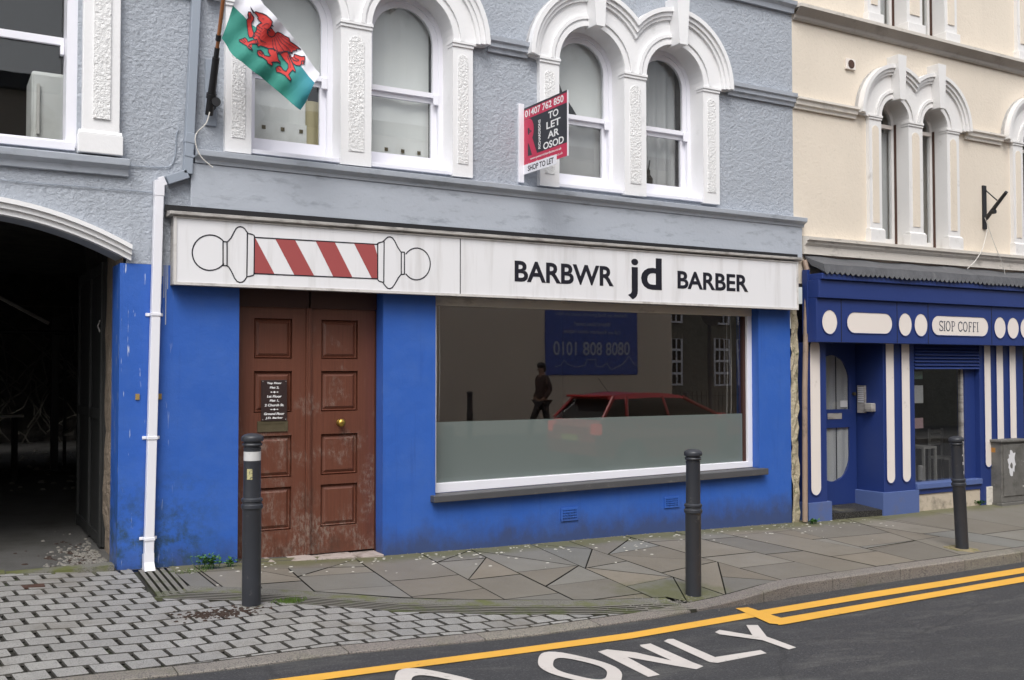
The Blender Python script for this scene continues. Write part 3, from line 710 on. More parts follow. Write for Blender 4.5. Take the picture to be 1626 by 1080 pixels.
# left window (partly out of frame)
def window_rect():
    fr = extr([rect(-1.18,.985,3.30,5.6), rect(-1.05,.89,3.385,5.5)], .16, .24).build('window', 'white_sash', gb)
    extr([rect(.89,.965,3.3,5.6)], .02, .155).build('box_frame', 'white_sash', fr)
    MB().box(-1.05,.888,.175,.205,4.12,4.18).build('meeting_rail', 'white_sash', fr, bevel=.004)
    MB().box(.86,.888,.15,.20,4.04,4.12).build('sash_horn', 'white_sash', fr, bevel=.006)
    MB().box(-1.05,.888,.205,.209,3.38,5.5).build('pane', 'glass', fr)
    MB().box(-1.15,.95,-.03,.158,3.275,3.335).build('sill', 'white_sash', fr, bevel=.004)
    return fr
wr = window_rect()
mb = MB(); mb.box(.995,1.262,-.06,.02,3.43,6.2); mb.build('pilaster', 'white_stone', gb, bevel=.006)
mb = MB(); mb.box(.965,1.285,-.085,.0,3.262,3.41); mb.prof([(.0,0),(-.085,0),(-.061,.03),(0,.03)], .97, 1.28, 0, 3.411); mb.build('pilaster_base', 'white_stone', gb, bevel=.006)
extr([rect(1.07,1.19,3.53,6.2)], -.075, -.055).build('carved_panel', 'vermic', gb)

# paired arch surrounds
def surround(a, zb, zs, ro, parent, mats, y=-.055, deep=.20, key=None, cap=True, panel=True, base=None):
    xl, i0, i1, j0, j1, xr = a; c1, c2 = (i0+i1)/2, (j0+j1)/2; st, pan = mats
    hx = (c2-c1)/2; hz = math.sqrt(ro*ro-hx*hx); ang = math.degrees(math.atan2(hz, hx))
    ri1, ri2 = (i1-i0)/2, (j1-j0)/2
    out = [(xl, zb)] + [(xl, zs-.02)] + arc(c1, zs, ro, 180, ang, 24) + arc(c2, zs, ro, 180-ang, 0, 24)[1:] + [(xr, zs-.02), (xr, zb)]
    inn = [(j1, zb)] + arc(c2, zs, ri2, 0, 180, 22) + [(j0, zb), (i1, zb)] + arc(c1, zs, ri1, 0, 180, 22) + [(i0, zb)]
    s = extr([out+inn], y, deep).build('window_surround', st, parent)
    def bandp(r0, r1, y0, mb):
        def pth(r):
            h = max(0, r*r-hx*hx)**.5; g = math.degrees(math.atan2(h, hx)) if r > hx else 0
            return arc(c1, zs, r, 180, g, 24), arc(c2, zs, r, 180-g, 0, 24)
        A, B = pth(r0), pth(r1)
        extr([A[0]+A[1][1 if r0 > hx else 0:]+(B[0]+B[1][1:])[::-1]], y0, 0, mb) if r0 > hx else None
    mb = MB()
    bandp(ro-.045, ro, y-.075, mb); bandp(ro-.0855, ro-.0445, y-.05, mb); bandp(ro-.12, ro-.085, y-.028, mb)
    mb.build('hood_mould', st, s)
    for c, ri in ((c1,ri1),(c2,ri2)):
        mb = MB()
        for q0, q1, yy in ((ri+.002, ri+.05, y-.012),(ri+.07, ri+.105, y-.022)):
            if q1 > hx: q1 = hx-.004
            extr([arc(c, zs, q1, 0, 180, 22)+arc(c, zs, q0, 180, 0, 22)], yy, y+.03, mb)
        mb.build('archivolt', st, s)
    if cap:
        for x0, x1 in ((xl,i0),(i1,j0),(j1,xr)):
            mb = MB(); mb.box(x0-.012, x1+.008, y-.022, y+.1, zs-.022, zs+.006); mb.box(x0-.006, x1+.004, y-.012, y+.1, zs-.05, zs-.0222)
            mb.build('capital', st, s, bevel=.003)
    if panel:
        for x0, x1 in ((xl,i0),(i1,j0),(j1,xr)):
            m = (x1-x0)*.25
            extr([archloop(x0+m, x1-m, zb+.12+(.12 if base else 0), zs-.12-(x1-x0-2*m)/2, 0, 10)], y-.007, y+.01).build('carved_panel', pan, s)
    if base:
        for x0, x1 in ((xl,i0),(i1,j0),(j1,xr)):
            mb = MB(); mb.box(x0-.02, x1+.022, y-.03, y+.08, zb-.0, zb+base); mb.prof([(.0,0),(y-.03,0),(y-.003,.025),(0,.025)], x0-.018, x1+.02, 0, zb+base+.001)
            mb.build('pilaster_base', st, s, bevel=.004)
    if key:
        kw0, kw1, kz0, kz1, ky = key
        for c, ri in ((c1,ri1),(c2,ri2)):
            z0 = zs+ri-.03
            extr([[(c-kw0, z0),(c+kw0, z0),(c+kw1, kz1),(c-kw1, kz1)]], ky, 0).build('keystone', st, s, bevel=.008)
    return s
sash_n = 0
def sash(x0, x1, zb, zs, parent, zglass, zrail, yb=.155, glassm='glass', lightw=.055, horn=True):
    ri = (x1-x0)/2; c = (x0+x1)/2
    f = extr([archloop(x0-.002, x1+.002, zb, zs, 0), archloop(x0+.045, x1-.045, zb+.06, zs, 0)], yb, yb+.07).build('window', 'white_sash', parent)
    u = extr([archloop(x0+.044, x1-.044, zrail, zs, 0), archloop(x0+.044+lightw, x1-.044-lightw, zrail+.045, zs, 0)], yb+.012, yb+.045).build('upper_sash', 'white_sash', f)
    extr([rect(x0+.044, x1-.044, zb+.055, zrail+.005), rect(x0+.044+lightw, x1-.044-lightw, zglass, zrail-.045)], yb+.046, yb+.078).build('lower_sash', 'white_sash', f)
    extr([archloop(x0+.08, x1-.08, zrail+.02, zs, 0)], yb+.024, yb+.028).build('pane', glassm, f)
    extr([rect(x0+.08, x1-.08, zglass-.02, zrail-.02)], yb+.058, yb+.062).build('pane', glassm, f)
    if horn: MB().box(x1-.044-lightw, x1-.046, yb-.012, yb+.011, zrail-.07, zrail+.03).build('sash_horn', 'white_sash', f, bevel=.008)
    MB().box(x0+.0, x1-.0, -.035, yb, zb-.0, zb+.035).build('sill', 'white_sash', f, bevel=.004)
    return f
S1 = [surround(a, ZB-.012, ZS, .75, gb, ('white_stone','vermic'), key=(.052,.082,0,5.475,-.20)) for a in AP]
wins = []
for a in AP:
    for x0, x1 in ((a[1],a[2]),(a[3],a[4])): wins.append(sash(x0, x1, ZB, ZS, gb, 3.585, 4.14))
# dark room behind each opening
def room(x0, x1, z0, z1, d, parent, y0=.36, mat='dark'):
    vs = [(x0,y0,z0),(x1,y0,z0),(x1,y0,z1),(x0,y0,z1),(x0,y0+d,z0),(x1,y0+d,z0),(x1,y0+d,z1),(x0,y0+d,z1)]
    return link('room', vs, [(4,5,6,7),(0,4,7,3),(1,2,6,5),(0,1,5,4),(3,7,6,2)], mat, parent)
room(-1.3, 1.2, 3.2, 5.7, 3, gb); room(2.0, 4.5, 3.3, 5.5, 2.5, gb); room(5.0, 7.6, 3.3, 5.5, 2.5, gb)
def blind(x0, x1, z0, z1, y, parent, mat='blind', studs=0, fold=0, name='blind', amp=.012, per=.09, ztop=None):
    n = 60 if fold else 12; vs = []
    for i in range(n+1):
        x = x0+(x1-x0)*i/n
        yy = y+(amp*math.sin(x*2*math.pi/per)+amp*.5*math.sin(x*2*math.pi/per*.37+1) if fold else .006*math.sin(i))
        vs += [(x, yy, z0), (x, yy, z1), (x, yy+.004, z0), (x, yy+.004, z1)]
    fs = []
    for i in range(n):
        a, b = 4*i, 4*i+4; fs += [(a,b,b+1,a+1),(a+2,a+3,b+3,b+2)]
    o = link(name, vs, fs, mat, parent, smooth=bool(fold)); return o
b = blind(2.36, 2.86, 3.5, 4.2, .275, wins[0]); b = blind(2.36, 3.02, 4.15, 5.1, .28, wins[0])
blind(2.84, 3.01, 3.5, 3.98, .262, wins[0], 'board_yellow', name='card')
blind(3.36, 4.03, 3.5, 5.1, .275, wins[1])
def studs(x0, x1, n, z, y, parent):
    mb = MB()
    for i in range(n):
        x = x0+(x1-x0)*i/(n-1); mb.box(x-.016, x+.016, y-.006, y, z-.016, z+.016)
    mb.build('blind_vent', 'old_brass', parent)
MB().box(2.37, 2.85, .262, .270, 3.60, 3.76).build('blind_rail', 'blind', wins[0]); studs(2.47, 2.80, 3, 3.70, .2615, wins[0])
studs(3.44, 3.93, 4, 3.635, .268, wins[1])
blind(5.36, 6.0, 3.5, 4.16, .30, wins[2], 'net', fold=1, amp=.006, per=.3, name='curtain')
# torn film in the upper light of the third window
tp = [(5.30,4.16),(5.70,4.16),(5.68,4.28),(5.58,4.4),(5.50,4.52),(5.42,4.7),(5.34,4.85),(5.25,4.9)]
fl = [(5.32,4.95),(5.36,4.8),(5.44,4.6),(5.52,4.42),(5.64,4.28),(5.70,4.2),(5.66,4.16),(6.02,4.14),(6.02,5.06),(5.3,5.06)]
extr([fl], .262, .264).build('torn_film', 'blind', wins[2])
blind(6.40, 7.02, 3.5, 5.1, .32, wins[3], 'net', fold=1, amp=.015, per=.13, name='curtain')
MB().lathe([(.05,3.56),(.055,3.66),(.03,3.70),(.028,3.75)], (6.62,.30,0), 10).cyl((6.62,.30,3.70),(6.66,.31,3.86),.006).cyl((6.62,.30,3.70),(6.59,.30,3.84),.006).cyl((6.62,.3,3.7),(6.61,.32,3.9),.005).build('vase', 'dark', wins[3])
# objects in the left window: a white fridge and a box
fr = thing('fridge', 'white fridge standing inside the dark upper window at far left', 'fridge', loc=(.98,1.0,3.2))
local(MB().box(.70,1.3,.62,1.1,3.1,4.02).build('body', 'blind', fr, bevel=.02), fr); local(MB().box(.71,1.29,.585,.615,3.15,3.99).build('door', 'blind', fr, bevel=.01), fr)
local(MB().box(.735,.755,.555,.584,3.5,3.9).build('handle', 'cord', fr), fr)

for x, z0, w_ in ((1.592,2.30,.004),(1.61,2.19,.003),(1.625,1.98,.0035),(1.638,2.26,.003),(1.60,2.36,.003)):
    MB().box(x-w_, x+w_, -.0045, -.002, z0, 2.449).build('paint_run', 'grey_smooth', gb)
# ---- shop door
dl = thing('shop_door', 'brown panelled double door with worn varnish and a brass knob, set in the blue shopfront', 'door', loc=(2.83,.19,.03))
def leaf(x0, x1, px0, px1, name_lab=None):
    rows = [(1.72,2.06),(1.265,1.615),(.715,1.07),(.27,.635)]
    lf = extr([rect(x0, x1, .045, 2.36)]+[rect(px0, px1, a, b) for a, b in rows], .17, .215).build('leaf', 'wood', dl)
    local(lf, dl)
    for a, b in rows:
        m = .045; vs = []
        for (e, y) in ((0,.198),(.012,.186),(.02,.196),(m,.180)):
            vs += [(px0+e, y, a+e), (px1-e, y, a+e), (px1-e, y, b-e), (px0+e, y, b-e)]
        fs = [(4*k+i, 4*k+(i+1)%4, 4*k+4+(i+1)%4, 4*k+4+i) for k in range(3) for i in range(4)]+[(12,13,14,15)]
        link('panel', vs, fs, 'wood', lf)
    return lf
lfL = leaf(2.215, 2.822, 2.376, 2.703); lfR = leaf(2.872, 3.458, 2.962, 3.298)
mb = MB(); mb.box(2.823, 2.871, .150, .2, .05, 2.36); mb.box(2.836, 2.858, .140, .1495, .05, 2.36)
local(mb.build('cover_strip', 'wood', dl, bevel=.004), dl)
local(MB().box(2.206, 3.463, .14, .235, 2.155, 2.358).build('head_rail', 'frame_wood', dl), dl)
mb = MB(); mb.box(3.459, 3.4655, .15, .22, -.0, 2.15); mb.box(2.2035, 2.2145, .15, .22, 0, 2.15); local(mb.build('door_frame', 'frame_wood', dl), dl)
local(MB().box(2.205, 3.464, .222, .34, -.05, 2.36).build('dark_backing', 'dark', dl), dl)
kx, kz = 3.13, 1.166
mb = MB()
prof = [(.028,0),(.030,.006),(.016,.012),(.014,.03),(.03,.042),(.036,.055),(.03,.07),(.008,.076)]
n = 20; vs = [(kx+r*math.cos(2*math.pi*i/n), .17-h, kz+r*math.sin(2*math.pi*i/n)) for r, h in prof for i in range(n)]
fs = [(k*n+i, k*n+(i+1)%n, (k+1)*n+(i+1)%n, (k+1)*n+i) for k in range(len(prof)-1) for i in range(n)]+[tuple(range((len(prof)-1)*n, len(prof)*n))]
local(link('knob', vs, fs, 'brass', dl, True), dl)
lb = extr([rect(2.405,2.665,1.105,1.195), rect(2.43,2.64,1.125,1.172)], .158, .169).build('letter_box', 'old_brass', dl, bevel=.002); local(lb, dl)
MB().box(2.43,2.64,.162,.168,1.125,1.172).build('flap', 'old_brass', lb)
PX0, PX1, PZ0, PZ1 = 2.434, 2.655, 1.196, 1.540
pl = MB().box(PX0, PX1, .150, .162, PZ0, PZ1).build('plaque', 'plaque', dl, bevel=.003); local(pl, dl)
mb = MB(); yy = .1488; W = PX1-PX0; cx = (PX0+PX1)/2
def pline(s, wd, row, h=.021):
    z = PZ1-.018-row*.0365-h; text(s, cx-wd/2, cx+wd/2, z, z+h, yy, mb, bold=.03, depth=.0012, shear=.15)
pline('Top Floor', .125, 0); pline('Flat 2,', .08, 1); pline('1st Floor', .125, 3); pline('Flat 1,', .08, 4); pline('2 Church St.', .165, 5); pline('Ground Floor', .175, 7); pline('J.D. Barber', .15, 8)
for row in (2, 6):
    z = PZ1-.018-row*.0365-.011
    mb.box(cx-.035, cx+.035, yy-.001, yy+.0005, z-.0015, z+.0015)
    extr([[(cx-.010,z),(cx,z+.010),(cx+.010,z),(cx,z-.010)]], yy-.0014, yy, mb)
    for s in (-1,1): extr([[(cx+s*.035,z),(cx+s*.024,z+.006),(cx+s*.024,z-.006)][::s]], yy-.0014, yy, mb)
mb.build('lettering', 'white_ink', pl)
mb = MB()
for x in (PX0+.012, PX1-.012):
    for z in (PZ0+.012, PZ1-.012): mb.cyl((x,.1505,z),(x,.147,z),.004, n=8)
mb.build('screw', 'alu', pl)
# threshold tiles
mb = MB()
for i, (a, b) in enumerate(((2.21,2.50),(2.505,2.86),(2.865,3.22),(3.225,3.46))):
    z = interp((a+b)/2, [2.2,3.46],[.062,.022]); mb.box(a, b, -.045, .30, z-.12, z)
mb.build('threshold_tile', paint('pale threshold tile', (.42,.36,.33), .6, .1, 5, dirt=(.16,.13,.1), dscale=7, dlo=.5, dhi=.7), gb, bevel=.003)

# ---- shop window
fz0 = .502
sw = thing('shop_window', 'wide white framed shop window with frosted film across its lower half, in the blue shopfront', 'window', loc=(5.94,.15,.5))
def qframe():
    mb = MB()
    # bottom rail (slightly rising to the right like the sill), right stile, left stile, dirty top rail
    mb.quadbox(WX0+.0, WX1, (.502,.552), (.590,.618), .10, .17); return mb
local(qframe().build('bottom_rail', 'white_sash', sw, bevel=.005), sw)
local(MB().box(7.835, WX1-.001, .10, .17, .615, 2.262).build('right_stile', 'white_sash', sw, bevel=.005), sw)
local(MB().box(WX0+.001, 4.035, .10, .17, .588, 2.262).build('left_stile', 'white_sash', sw, bevel=.005), sw)
local(MB().box(WX0+.001, WX1-.001, .098, .172, 2.215, 2.30).build('top_rail', 'dirty_stone', sw, bevel=.005), sw)
local(MB().box(7.795, 7.834, .13, .2, .6, 2.21).build('inner_bead', 'frame_wood', sw), sw)
local(MB().box(4.035, 7.80, .150, .154, .58, 2.24).build('pane', 'shopglass', sw), sw)
mb = MB(); mb.add([(4.035,.144,.57),(7.80,.144,.57),(7.80,.144,1.143),(4.035,.144,1.146),(4.035,.146,.57),(7.80,.146,.57),(7.80,.146,1.143),(4.035,.146,1.146)], [(0,1,2,3),(4,7,6,5),(3,2,6,7)])
local(mb.build('frosted_film', 'frost', sw), sw)
mb = MB()
for x, z0 in ((4.075,1.1),(4.105,1.0),(7.62,1.05),(7.68,1.0)): mb.tube([(x,.20,z0),(x+.012,.20,1.6),(x+.004,.20,2.25)], .0035, 6)
local(mb.build('blind_cord', 'cord', sw), sw)
mb = MB(); mb.quadbox(3.925, 7.96, (.442,.482), (.500,.550), -.085, .098)
mb.build('window_sill', paint('dark grey sill', (.075,.075,.08), .5, .15, 4, dirt=(.16,.155,.15), dscale=8, dlo=.6, dhi=.75, bmp=.2), gb, bevel=.005)
# shop interior
vs = [(3.9,.36,-.1),(8.2,.36,-.1),(8.2,.36,2.6),(3.9,.36,2.6),(3.9,4.4,-.1),(8.2,4.4,-.1),(8.2,4.4,2.6),(3.9,4.4,2.6)]
link('room', vs, [(4,5,6,7),(0,4,7,3),(1,2,6,5),(0,1,5,4),(3,7,6,2)], plain('dim shop interior', (.30,.235,.18), .9), gb)
# air vents in the blue wall
def vent(x0, x1, z0, z1):
    hl = []
    nx, nz = 9, 4
    for i in range(nx):
        for j in range(nz):
            cx = x0+.018+(x1-x0-.036)*(i+.5)/nx; cz = z0+.012+(z1-z0-.024)*(j+.5)/nz; hl.append(rect(cx-.006, cx+.006, cz-.009, cz+.006))
    v = extr([rect(x0,x1,z0,z1)]+hl, -.016, -.003).build('air_vent', 'blue', gb)
    MB().box(x0+.01, x1-.01, -.0045, -.0025, z0+.01, z1-.01).build('dark_void', 'black', v)
vent(5.31,5.51,.165,.29); vent(6.575,6.77,.205,.315)
# pale rubble edge between the two shopfronts
n = 26; vs = []
for i in range(n+1):
    z = -.4+i*2.75/n
    for x in (8.386, 8.42, 8.455, 8.50): vs.append((x, -.004+rnd.uniform(-.022,.012), z))
link('rubble_edge', vs, [(i*4+k, i*4+k+1, (i+1)*4+k+1, (i+1)*4+k) for i in range(n) for k in range(3)], 'rubble_pale', gb)

# ---------------------------------------------------------------- PASSAGE
def wallsheet(name, pts, mat, parent, z0=-.4, z1=3.1, nz=18, jit=.02):
    vs = []; P = []
    for a, b in zip(pts, pts[1:]):
        m = max(1, int(math.dist(a, b)/.22))
        for i in range(m): P.append((a[0]+(b[0]-a[0])*i/m, a[1]+(b[1]-a[1])*i/m))
    P.append(pts[-1])
    for p in P:
        for k in range(nz+1): vs.append((p[0]+rnd.uniform(-jit,jit), p[1]+rnd.uniform(-jit,jit), z0+(z1-z0)*k/nz))
    fs = [(i*(nz+1)+k, (i+1)*(nz+1)+k, (i+1)*(nz+1)+k+1, i*(nz+1)+k+1) for i in range(len(P)-1) for k in range(nz)]
    return link(name, vs, fs, mat, parent)
wallsheet('rough_jamb', [(1.322,.30),(1.33,1.0)], 'rubble', gb, z1=2.6, jit=.014)
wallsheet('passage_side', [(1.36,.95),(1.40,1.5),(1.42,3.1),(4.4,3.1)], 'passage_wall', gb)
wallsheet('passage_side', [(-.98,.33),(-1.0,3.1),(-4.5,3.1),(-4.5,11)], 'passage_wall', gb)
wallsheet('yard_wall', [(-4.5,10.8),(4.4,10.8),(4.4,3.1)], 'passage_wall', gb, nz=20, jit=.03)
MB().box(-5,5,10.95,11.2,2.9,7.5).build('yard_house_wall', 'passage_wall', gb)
link('passage_ceiling', [(-4.6,.33,3.0),(4.5,.33,3.0),(4.5,7.9,3.0),(-4.6,7.9,3.0),(-4.6,8.25,3.0),(4.5,8.25,3.0),(4.5,11,3.0),(-4.6,11,3.0)], [(0,1,2,3),(4,5,6,7)], 'passage_wall', gb)  # two sheets; the slot between them is added to light the yard floor
MB().box(-4.6, 4.5, 7.75, 7.89, 2.55, 2.999).build('slot_screen', 'passage_wall', gb)  # added downstand that screens the bright slot edge from view
gt = thing('passage_gate', 'dark open gate leaf folded back against the right side of the passage', 'gate', loc=(1.28,1.4,.05))
g1 = MB().box(1.315, 1.34, .98, 2.5, .12, 2.55); local(g1.build('leaf', 'gate', gt), gt)
mb = MB()
for y in (.98, 1.65, 2.42): mb.box(1.29, 1.3145, y, y+.08, .12, 2.55)
for z in (.14, 1.2, 2.45): mb.box(1.293, 1.3145, 1.061, 2.419, z, z+.09)
local(mb.build('gate_rail', 'gate', gt, bevel=.004), gt)
local(MB().tube([(1.288,1.02,1.95),(1.27,1.02,2.0),(1.288,1.02,2.05)], .006).build('latch', 'alu', gt), gt)
# steel post with rails in the yard
q0 = onY(88, 748, 6.); sp = thing('steel_post_frame', 'dark steel post with a cross rail and pale diagonal brace in the passage yard', 'post', loc=(q0[0], 6, .34))
def yp(px, py, Y): a = onY(px, py, Y); return (a[0], Y, a[1])
mb = MB(); a, b = yp(83,465,6), yp(95,465,6); mb.box(a[0], b[0], 5.95, 6.05, .34, 2.3); local(mb.build('post', 'black', sp), sp)
mb = MB(); a = yp(100,700,6.3); mb.box(a[0], a[0]+.04, 6.3, 6.34, .34, 2.2); local(mb.build('thin_post', 'black', sp), sp)
local(MB().cyl(yp(-60,441,5.9), yp(78,514,5.9), .024).build('brace', 'cord', sp), sp)
local(MB().cyl(yp(-60,526,5.92), yp(119,529,5.92), .028).build('rail', 'black', sp), sp)
a = yp(88,750,6); local(MB().box(a[0]-.14, a[0]+.16, 5.86, 6.14, .335, .36).build('foot_plate', 'black', sp), sp)
mb = MB(); a = yp(-30,659,5.5); b_ = yp(36,659,5.5); mb.box(a[0], b_[0], 5.3, 5.6, a[2]-.03, a[2]); o = mb.build('bench_top', 'cord')
pk = thing('low_bench', 'low bench with a pale plank top at the left of the dark yard', 'bench', loc=(a[0],5.5,.3)); o.parent = pk; local(o, pk)
mb = MB(); mb.box(b_[0]-.12, b_[0]-.06, 5.35, 5.55, .3, a[2]-.031); local(mb.build('leg', 'dark', pk), pk)
mb = MB(); mb.box(a[0]+.06, a[0]+.12, 5.35, 5.55, .3, a[2]-.031); local(mb.build('leg', 'dark', pk), pk)
a = yp(108,692,5.0)
o = link('timber_offcut', [(a[0]-.05,5,a[2]),(a[0]+.07,5,a[2]),(a[0]+.07,5,a[2]+.07),(a[0]-.05,5.4,a[2]),(a[0]+.07,5.4,a[2]),(a[0]+.07,5.4,a[2]+.07)], [(0,1,2),(3,5,4),(0,3,4,1),(1,4,5,2),(2,5,3,0)], 'cord')
tag(o, 'small pale wedge of timber on a ledge beyond the steel post', 'offcut')
# dead ivy on the back wall
mb = MB()
for i in range(90):
    x = rnd.uniform(-2.5, 3.6); z = 2.8; p = (x, 10.55, rnd.uniform(1.2, 2.9)); pts = [p]
    dx = rnd.uniform(-.25,.25)
    for k in range(6): p = (p[0]+dx+rnd.uniform(-.12,.12), 10.5-rnd.uniform(0,.25), p[2]-rnd.uniform(.1,.3)); pts.append(p)
    mb.tube([q for q in pts if q[2] > .35], .012, 5)
tag(mb.build('dead_ivy', paint('dry ivy stem', (.13,.12,.10), .9, .3, 10)), 'tangle of dry ivy stems hanging on the back wall of the dark yard', 'ivy', kind='stuff')
# grit and litter along the passage wall
def scatter(name, mat, n, fx, fy, size, zf, label, cat, flat=.5):
    mb = MB()
    for i in range(n):
        x, y = fx(), fy(); s = size*rnd.uniform(.4,1.3); a = rnd.uniform(0,6.28); k = rnd.choice((4,5,6))
        ring = [(x+s*rnd.uniform(.7,1.2)*math.cos(a+6.283*j/k), y+s*rnd.uniform(.6,1.1)*math.sin(a+6.283*j/k)) for j in range(k)]
        z = zf(x, y); vs = [(p[0], p[1], z) for p in ring]+[(x+(p[0]-x)*.6, y+(p[1]-y)*.6, z+s*flat) for p in ring]
        mb.add(vs, [tuple(range(k,2*k))]+[(j,(j+1)%k,k+(j+1)%k,k+j) for j in range(k)])
    o = mb.build(name, mat); tag(o, label, cat, kind='stuff'); return o
scatter('loose_grit', 'gravel', 420, lambda: 1.27-abs(rnd.gauss(0,.16)), lambda: abs(rnd.gauss(.1,.6))+.03, .018, PF, 'loose grit and leaf litter along the right foot of the passage', 'grit', .6)
scatter('dry_litter', 'mulch', 120, lambda: 1.24-abs(rnd.gauss(0,.2)), lambda: abs(rnd.gauss(.2,.5))+.03, .022, PF, 'brown dead leaves among the grit in the passage mouth', 'leaf litter', .3)
scatter('yard_debris', 'gravel', 160, lambda: rnd.uniform(-2,2.2), lambda: rnd.uniform(4.6,9), .05, PF, 'broken rubble strewn over the dark yard floor', 'rubble', .5)
scatter('fallen_flecks', 'petal', 210, lambda: rnd.uniform(1.7,9.5)+0*1, lambda: -.05-abs(rnd.gauss(0,.3)), .015, lambda x,y: G(x,y)+.0035, 'pale flecks and droppings scattered on the paving near the blue wall', 'flecks', .12)
scatter('kerb_grit', 'gravel', 230, lambda: rnd.gauss(4.95,.28), lambda: rnd.gauss(-2.17,.09), .007, lambda x,y: max(G(x,y), RD(x,y))+.002, 'loose grit gathered where the drain meets the kerb', 'grit', .5)
scatter('soil_patch', 'mulch', 260, lambda: rnd.gauss(1.66,.13), lambda: rnd.gauss(-1.62,.055), .014, lambda x,y: G(x,y)+.004, 'patch of dark brown crumbs on the setts beside the nearest bollard', 'crumbs', .4)
scatter('wall_foot_grit', 'gravel', 240, lambda: rnd.uniform(1.3,8.4), lambda: -abs(rnd.gauss(0,.03)), .008, lambda x,y: G(x,y)+.002, 'line of fine grit along the foot of the blue wall', 'grit', .5)
# ================================================================ SHOP SIGN
SY = -.15
sg = thing('shop_sign', 'long white barber sign board with a red striped barber pole drawing and black lettering', 'sign', loc=(5.0,-.08,2.3))
SX0, SX1, SZ0, SZ1 = 1.652, 8.362, 2.287, 2.822
local(MB().box(SX0+.004, SX1-.004, SY+.014, -.004, SZ0+.004, SZ1-.004).build('case', 'alu', sg), sg)
MX = 4.149
for a, b in ((SX0+.022, MX-.004), (MX+.004, SX1-.022)):
    local(MB().box(a, b, SY+.002, SY+.0135, SZ0+.022, SZ1-.016).build('face_panel', 'signface', sg), sg)
rim = extr([rect(SX0, SX1, SZ0, SZ1), rect(SX0+.021, SX1-.021, SZ0+.021, SZ1-.015)], SY-.006, SY+.03).build('rim', 'signrim', sg, bevel=.002); local(rim, sg)
local(MB().box(MX-.0035, MX+.0035, SY+.0, SY+.01, SZ0+.0215, SZ1-.0155).build('divider', 'ink', sg), sg)
mb = MB(); mb.prof([(-.0,.0),(-.175,.0),(-.185,.008),(-.182,.032),(0,.052)], 1.615, 8.40, .012, 2.824); local(mb.build('top_trim', 'alu', sg, bevel=.002), sg)
local(MB().box(1.60, 8.45, -.062, -.0458, 2.862, 2.918).build('dark_gap', 'black', sg), sg)
def SP(l): return [onY(240+x*.3198, 320+y*.3198, SY) for x, y in l]
mb = MB(); yy = SY+.0005; wd = .0095
st = lambda l, cl=False: stroke(mb, SP(l), wd, yy, .002, cl)
def earc(cx, cy, rx, ry, a0, a1, n=26): return [(cx+rx*math.cos(R(a0+(a1-a0)*i/n)), cy+ry*math.sin(R(a0+(a1-a0)*i/n))) for i in range(n+1)]
st(earc(292,254,88,88,-38,-322)); st([(357,198),(357,318)]); st([(377,200),(377,320)]); st([(355,199),(378,201)]); st([(355,318),(378,319)])
st([(377,201),(384,196),(396,182),(410,155),(422,134),(432,127),(443,125),(455,128),(465,136),(480,158),(500,163),(511,168),(515,180)])
st([(377,319),(386,326),(400,350),(414,380),(426,396),(440,402),(455,399),(466,389),(476,373),(492,371),(508,366),(513,358)])
st([(478,158),(475,373)]); st([(513,172),(511,360)]); st([(512,178),(1123,213)]); st([(512,358),(1123,384)])
st([(1125,206),(1125,388)]); st([(1157,198),(1155,402)])
st([(1124,212),(1130,205),(1150,200),(1165,186),(1175,177),(1186,175),(1197,180),(1208,194),(1225,228),(1240,250),(1258,252)])
st([(1125,388),(1132,396),(1150,401),(1162,418),(1174,431),(1185,433),(1197,428),(1210,410),(1228,378),(1240,363),(1258,361)])
st([(1242,251),(1242,362)]); st([(1258,251),(1258,362)])
st(earc(1318,310,68,79,-142,142))
local(mb.build('pole_outline', 'ink', sg), sg)
mb = MB()
for s in ([(513,183),(518,183),(613,361),(513,357)],[(617,186),(715,192),(810,370),(712,366)],[(818,198),(912,203),(1000,378),(905,374)],[(1008,209),(1108,215),(1122,262),(1122,383),(1096,382)]):
    extr([SP(s)[::-1]], yy-.0005, yy+.001, mb)
local(mb.build('pole_stripe', 'pole_red', sg), sg)
def T(s, a, b, c, d, bold=.025): mb = MB(); text(s, a, b, c, d, yy, mb, bold=bold, depth=.002); local(mb.build('lettering', 'ink', sg), sg)
T('BARBWR', 4.716, 5.846, 2.444, 2.640); T('jd', 6.020, 6.445, 2.326, 2.752, .02); T('BARBER', 6.650, 7.620, 2.458, 2.640)

# ================================================================ PIPES AND WIRES
dp = thing('downpipe', 'square white plastic downpipe clipped to the blue wall, with an open shoe at its foot', 'downpipe', loc=(1.5,-.05,.1))
mb = MB()
def sq(mb, p, q, w=.034):
    p, q = Vector(p), Vector(q); d = (q-p).normalized(); a = Vector((0,1,0)); b = d.cross(a).normalized()
    vs = [e+a*s*w+b*t*w for e in (p,q) for s, t in ((-1,-1),(1,-1),(1,1),(-1,1))]
    return mb.add(vs, [(0,1,2,3),(4,7,6,5),(0,4,5,1),(1,5,6,2),(2,6,7,3),(3,7,4,0)])
sq(mb, (1.556,-.045,3.04), (1.507,-.045,.20)); local(mb.build('pipe', 'white_pvc', dp, bevel=.005), dp)
mb = MB(); sq(mb, (1.556,-.045,3.085), (1.60,-.045,3.105), .036); sq(mb, (1.556,-.045,2.98), (1.557,-.045,3.10), .037); local(mb.build('elbow', 'white_pvc', dp, bevel=.004), dp)
for z in (2.055, 1.10, .325):
    x = 1.507+(z-.2)*.0172; mb = MB(); mb.box(x-.065, x+.065, -.012, -.002, z-.012, z+.012); mb.box(x-.040, x+.040, -.085, -.013, z-.012, z+.012); local(mb.build('clip', 'white_pvc', dp, bevel=.003), dp)
mb = MB(); vs = []
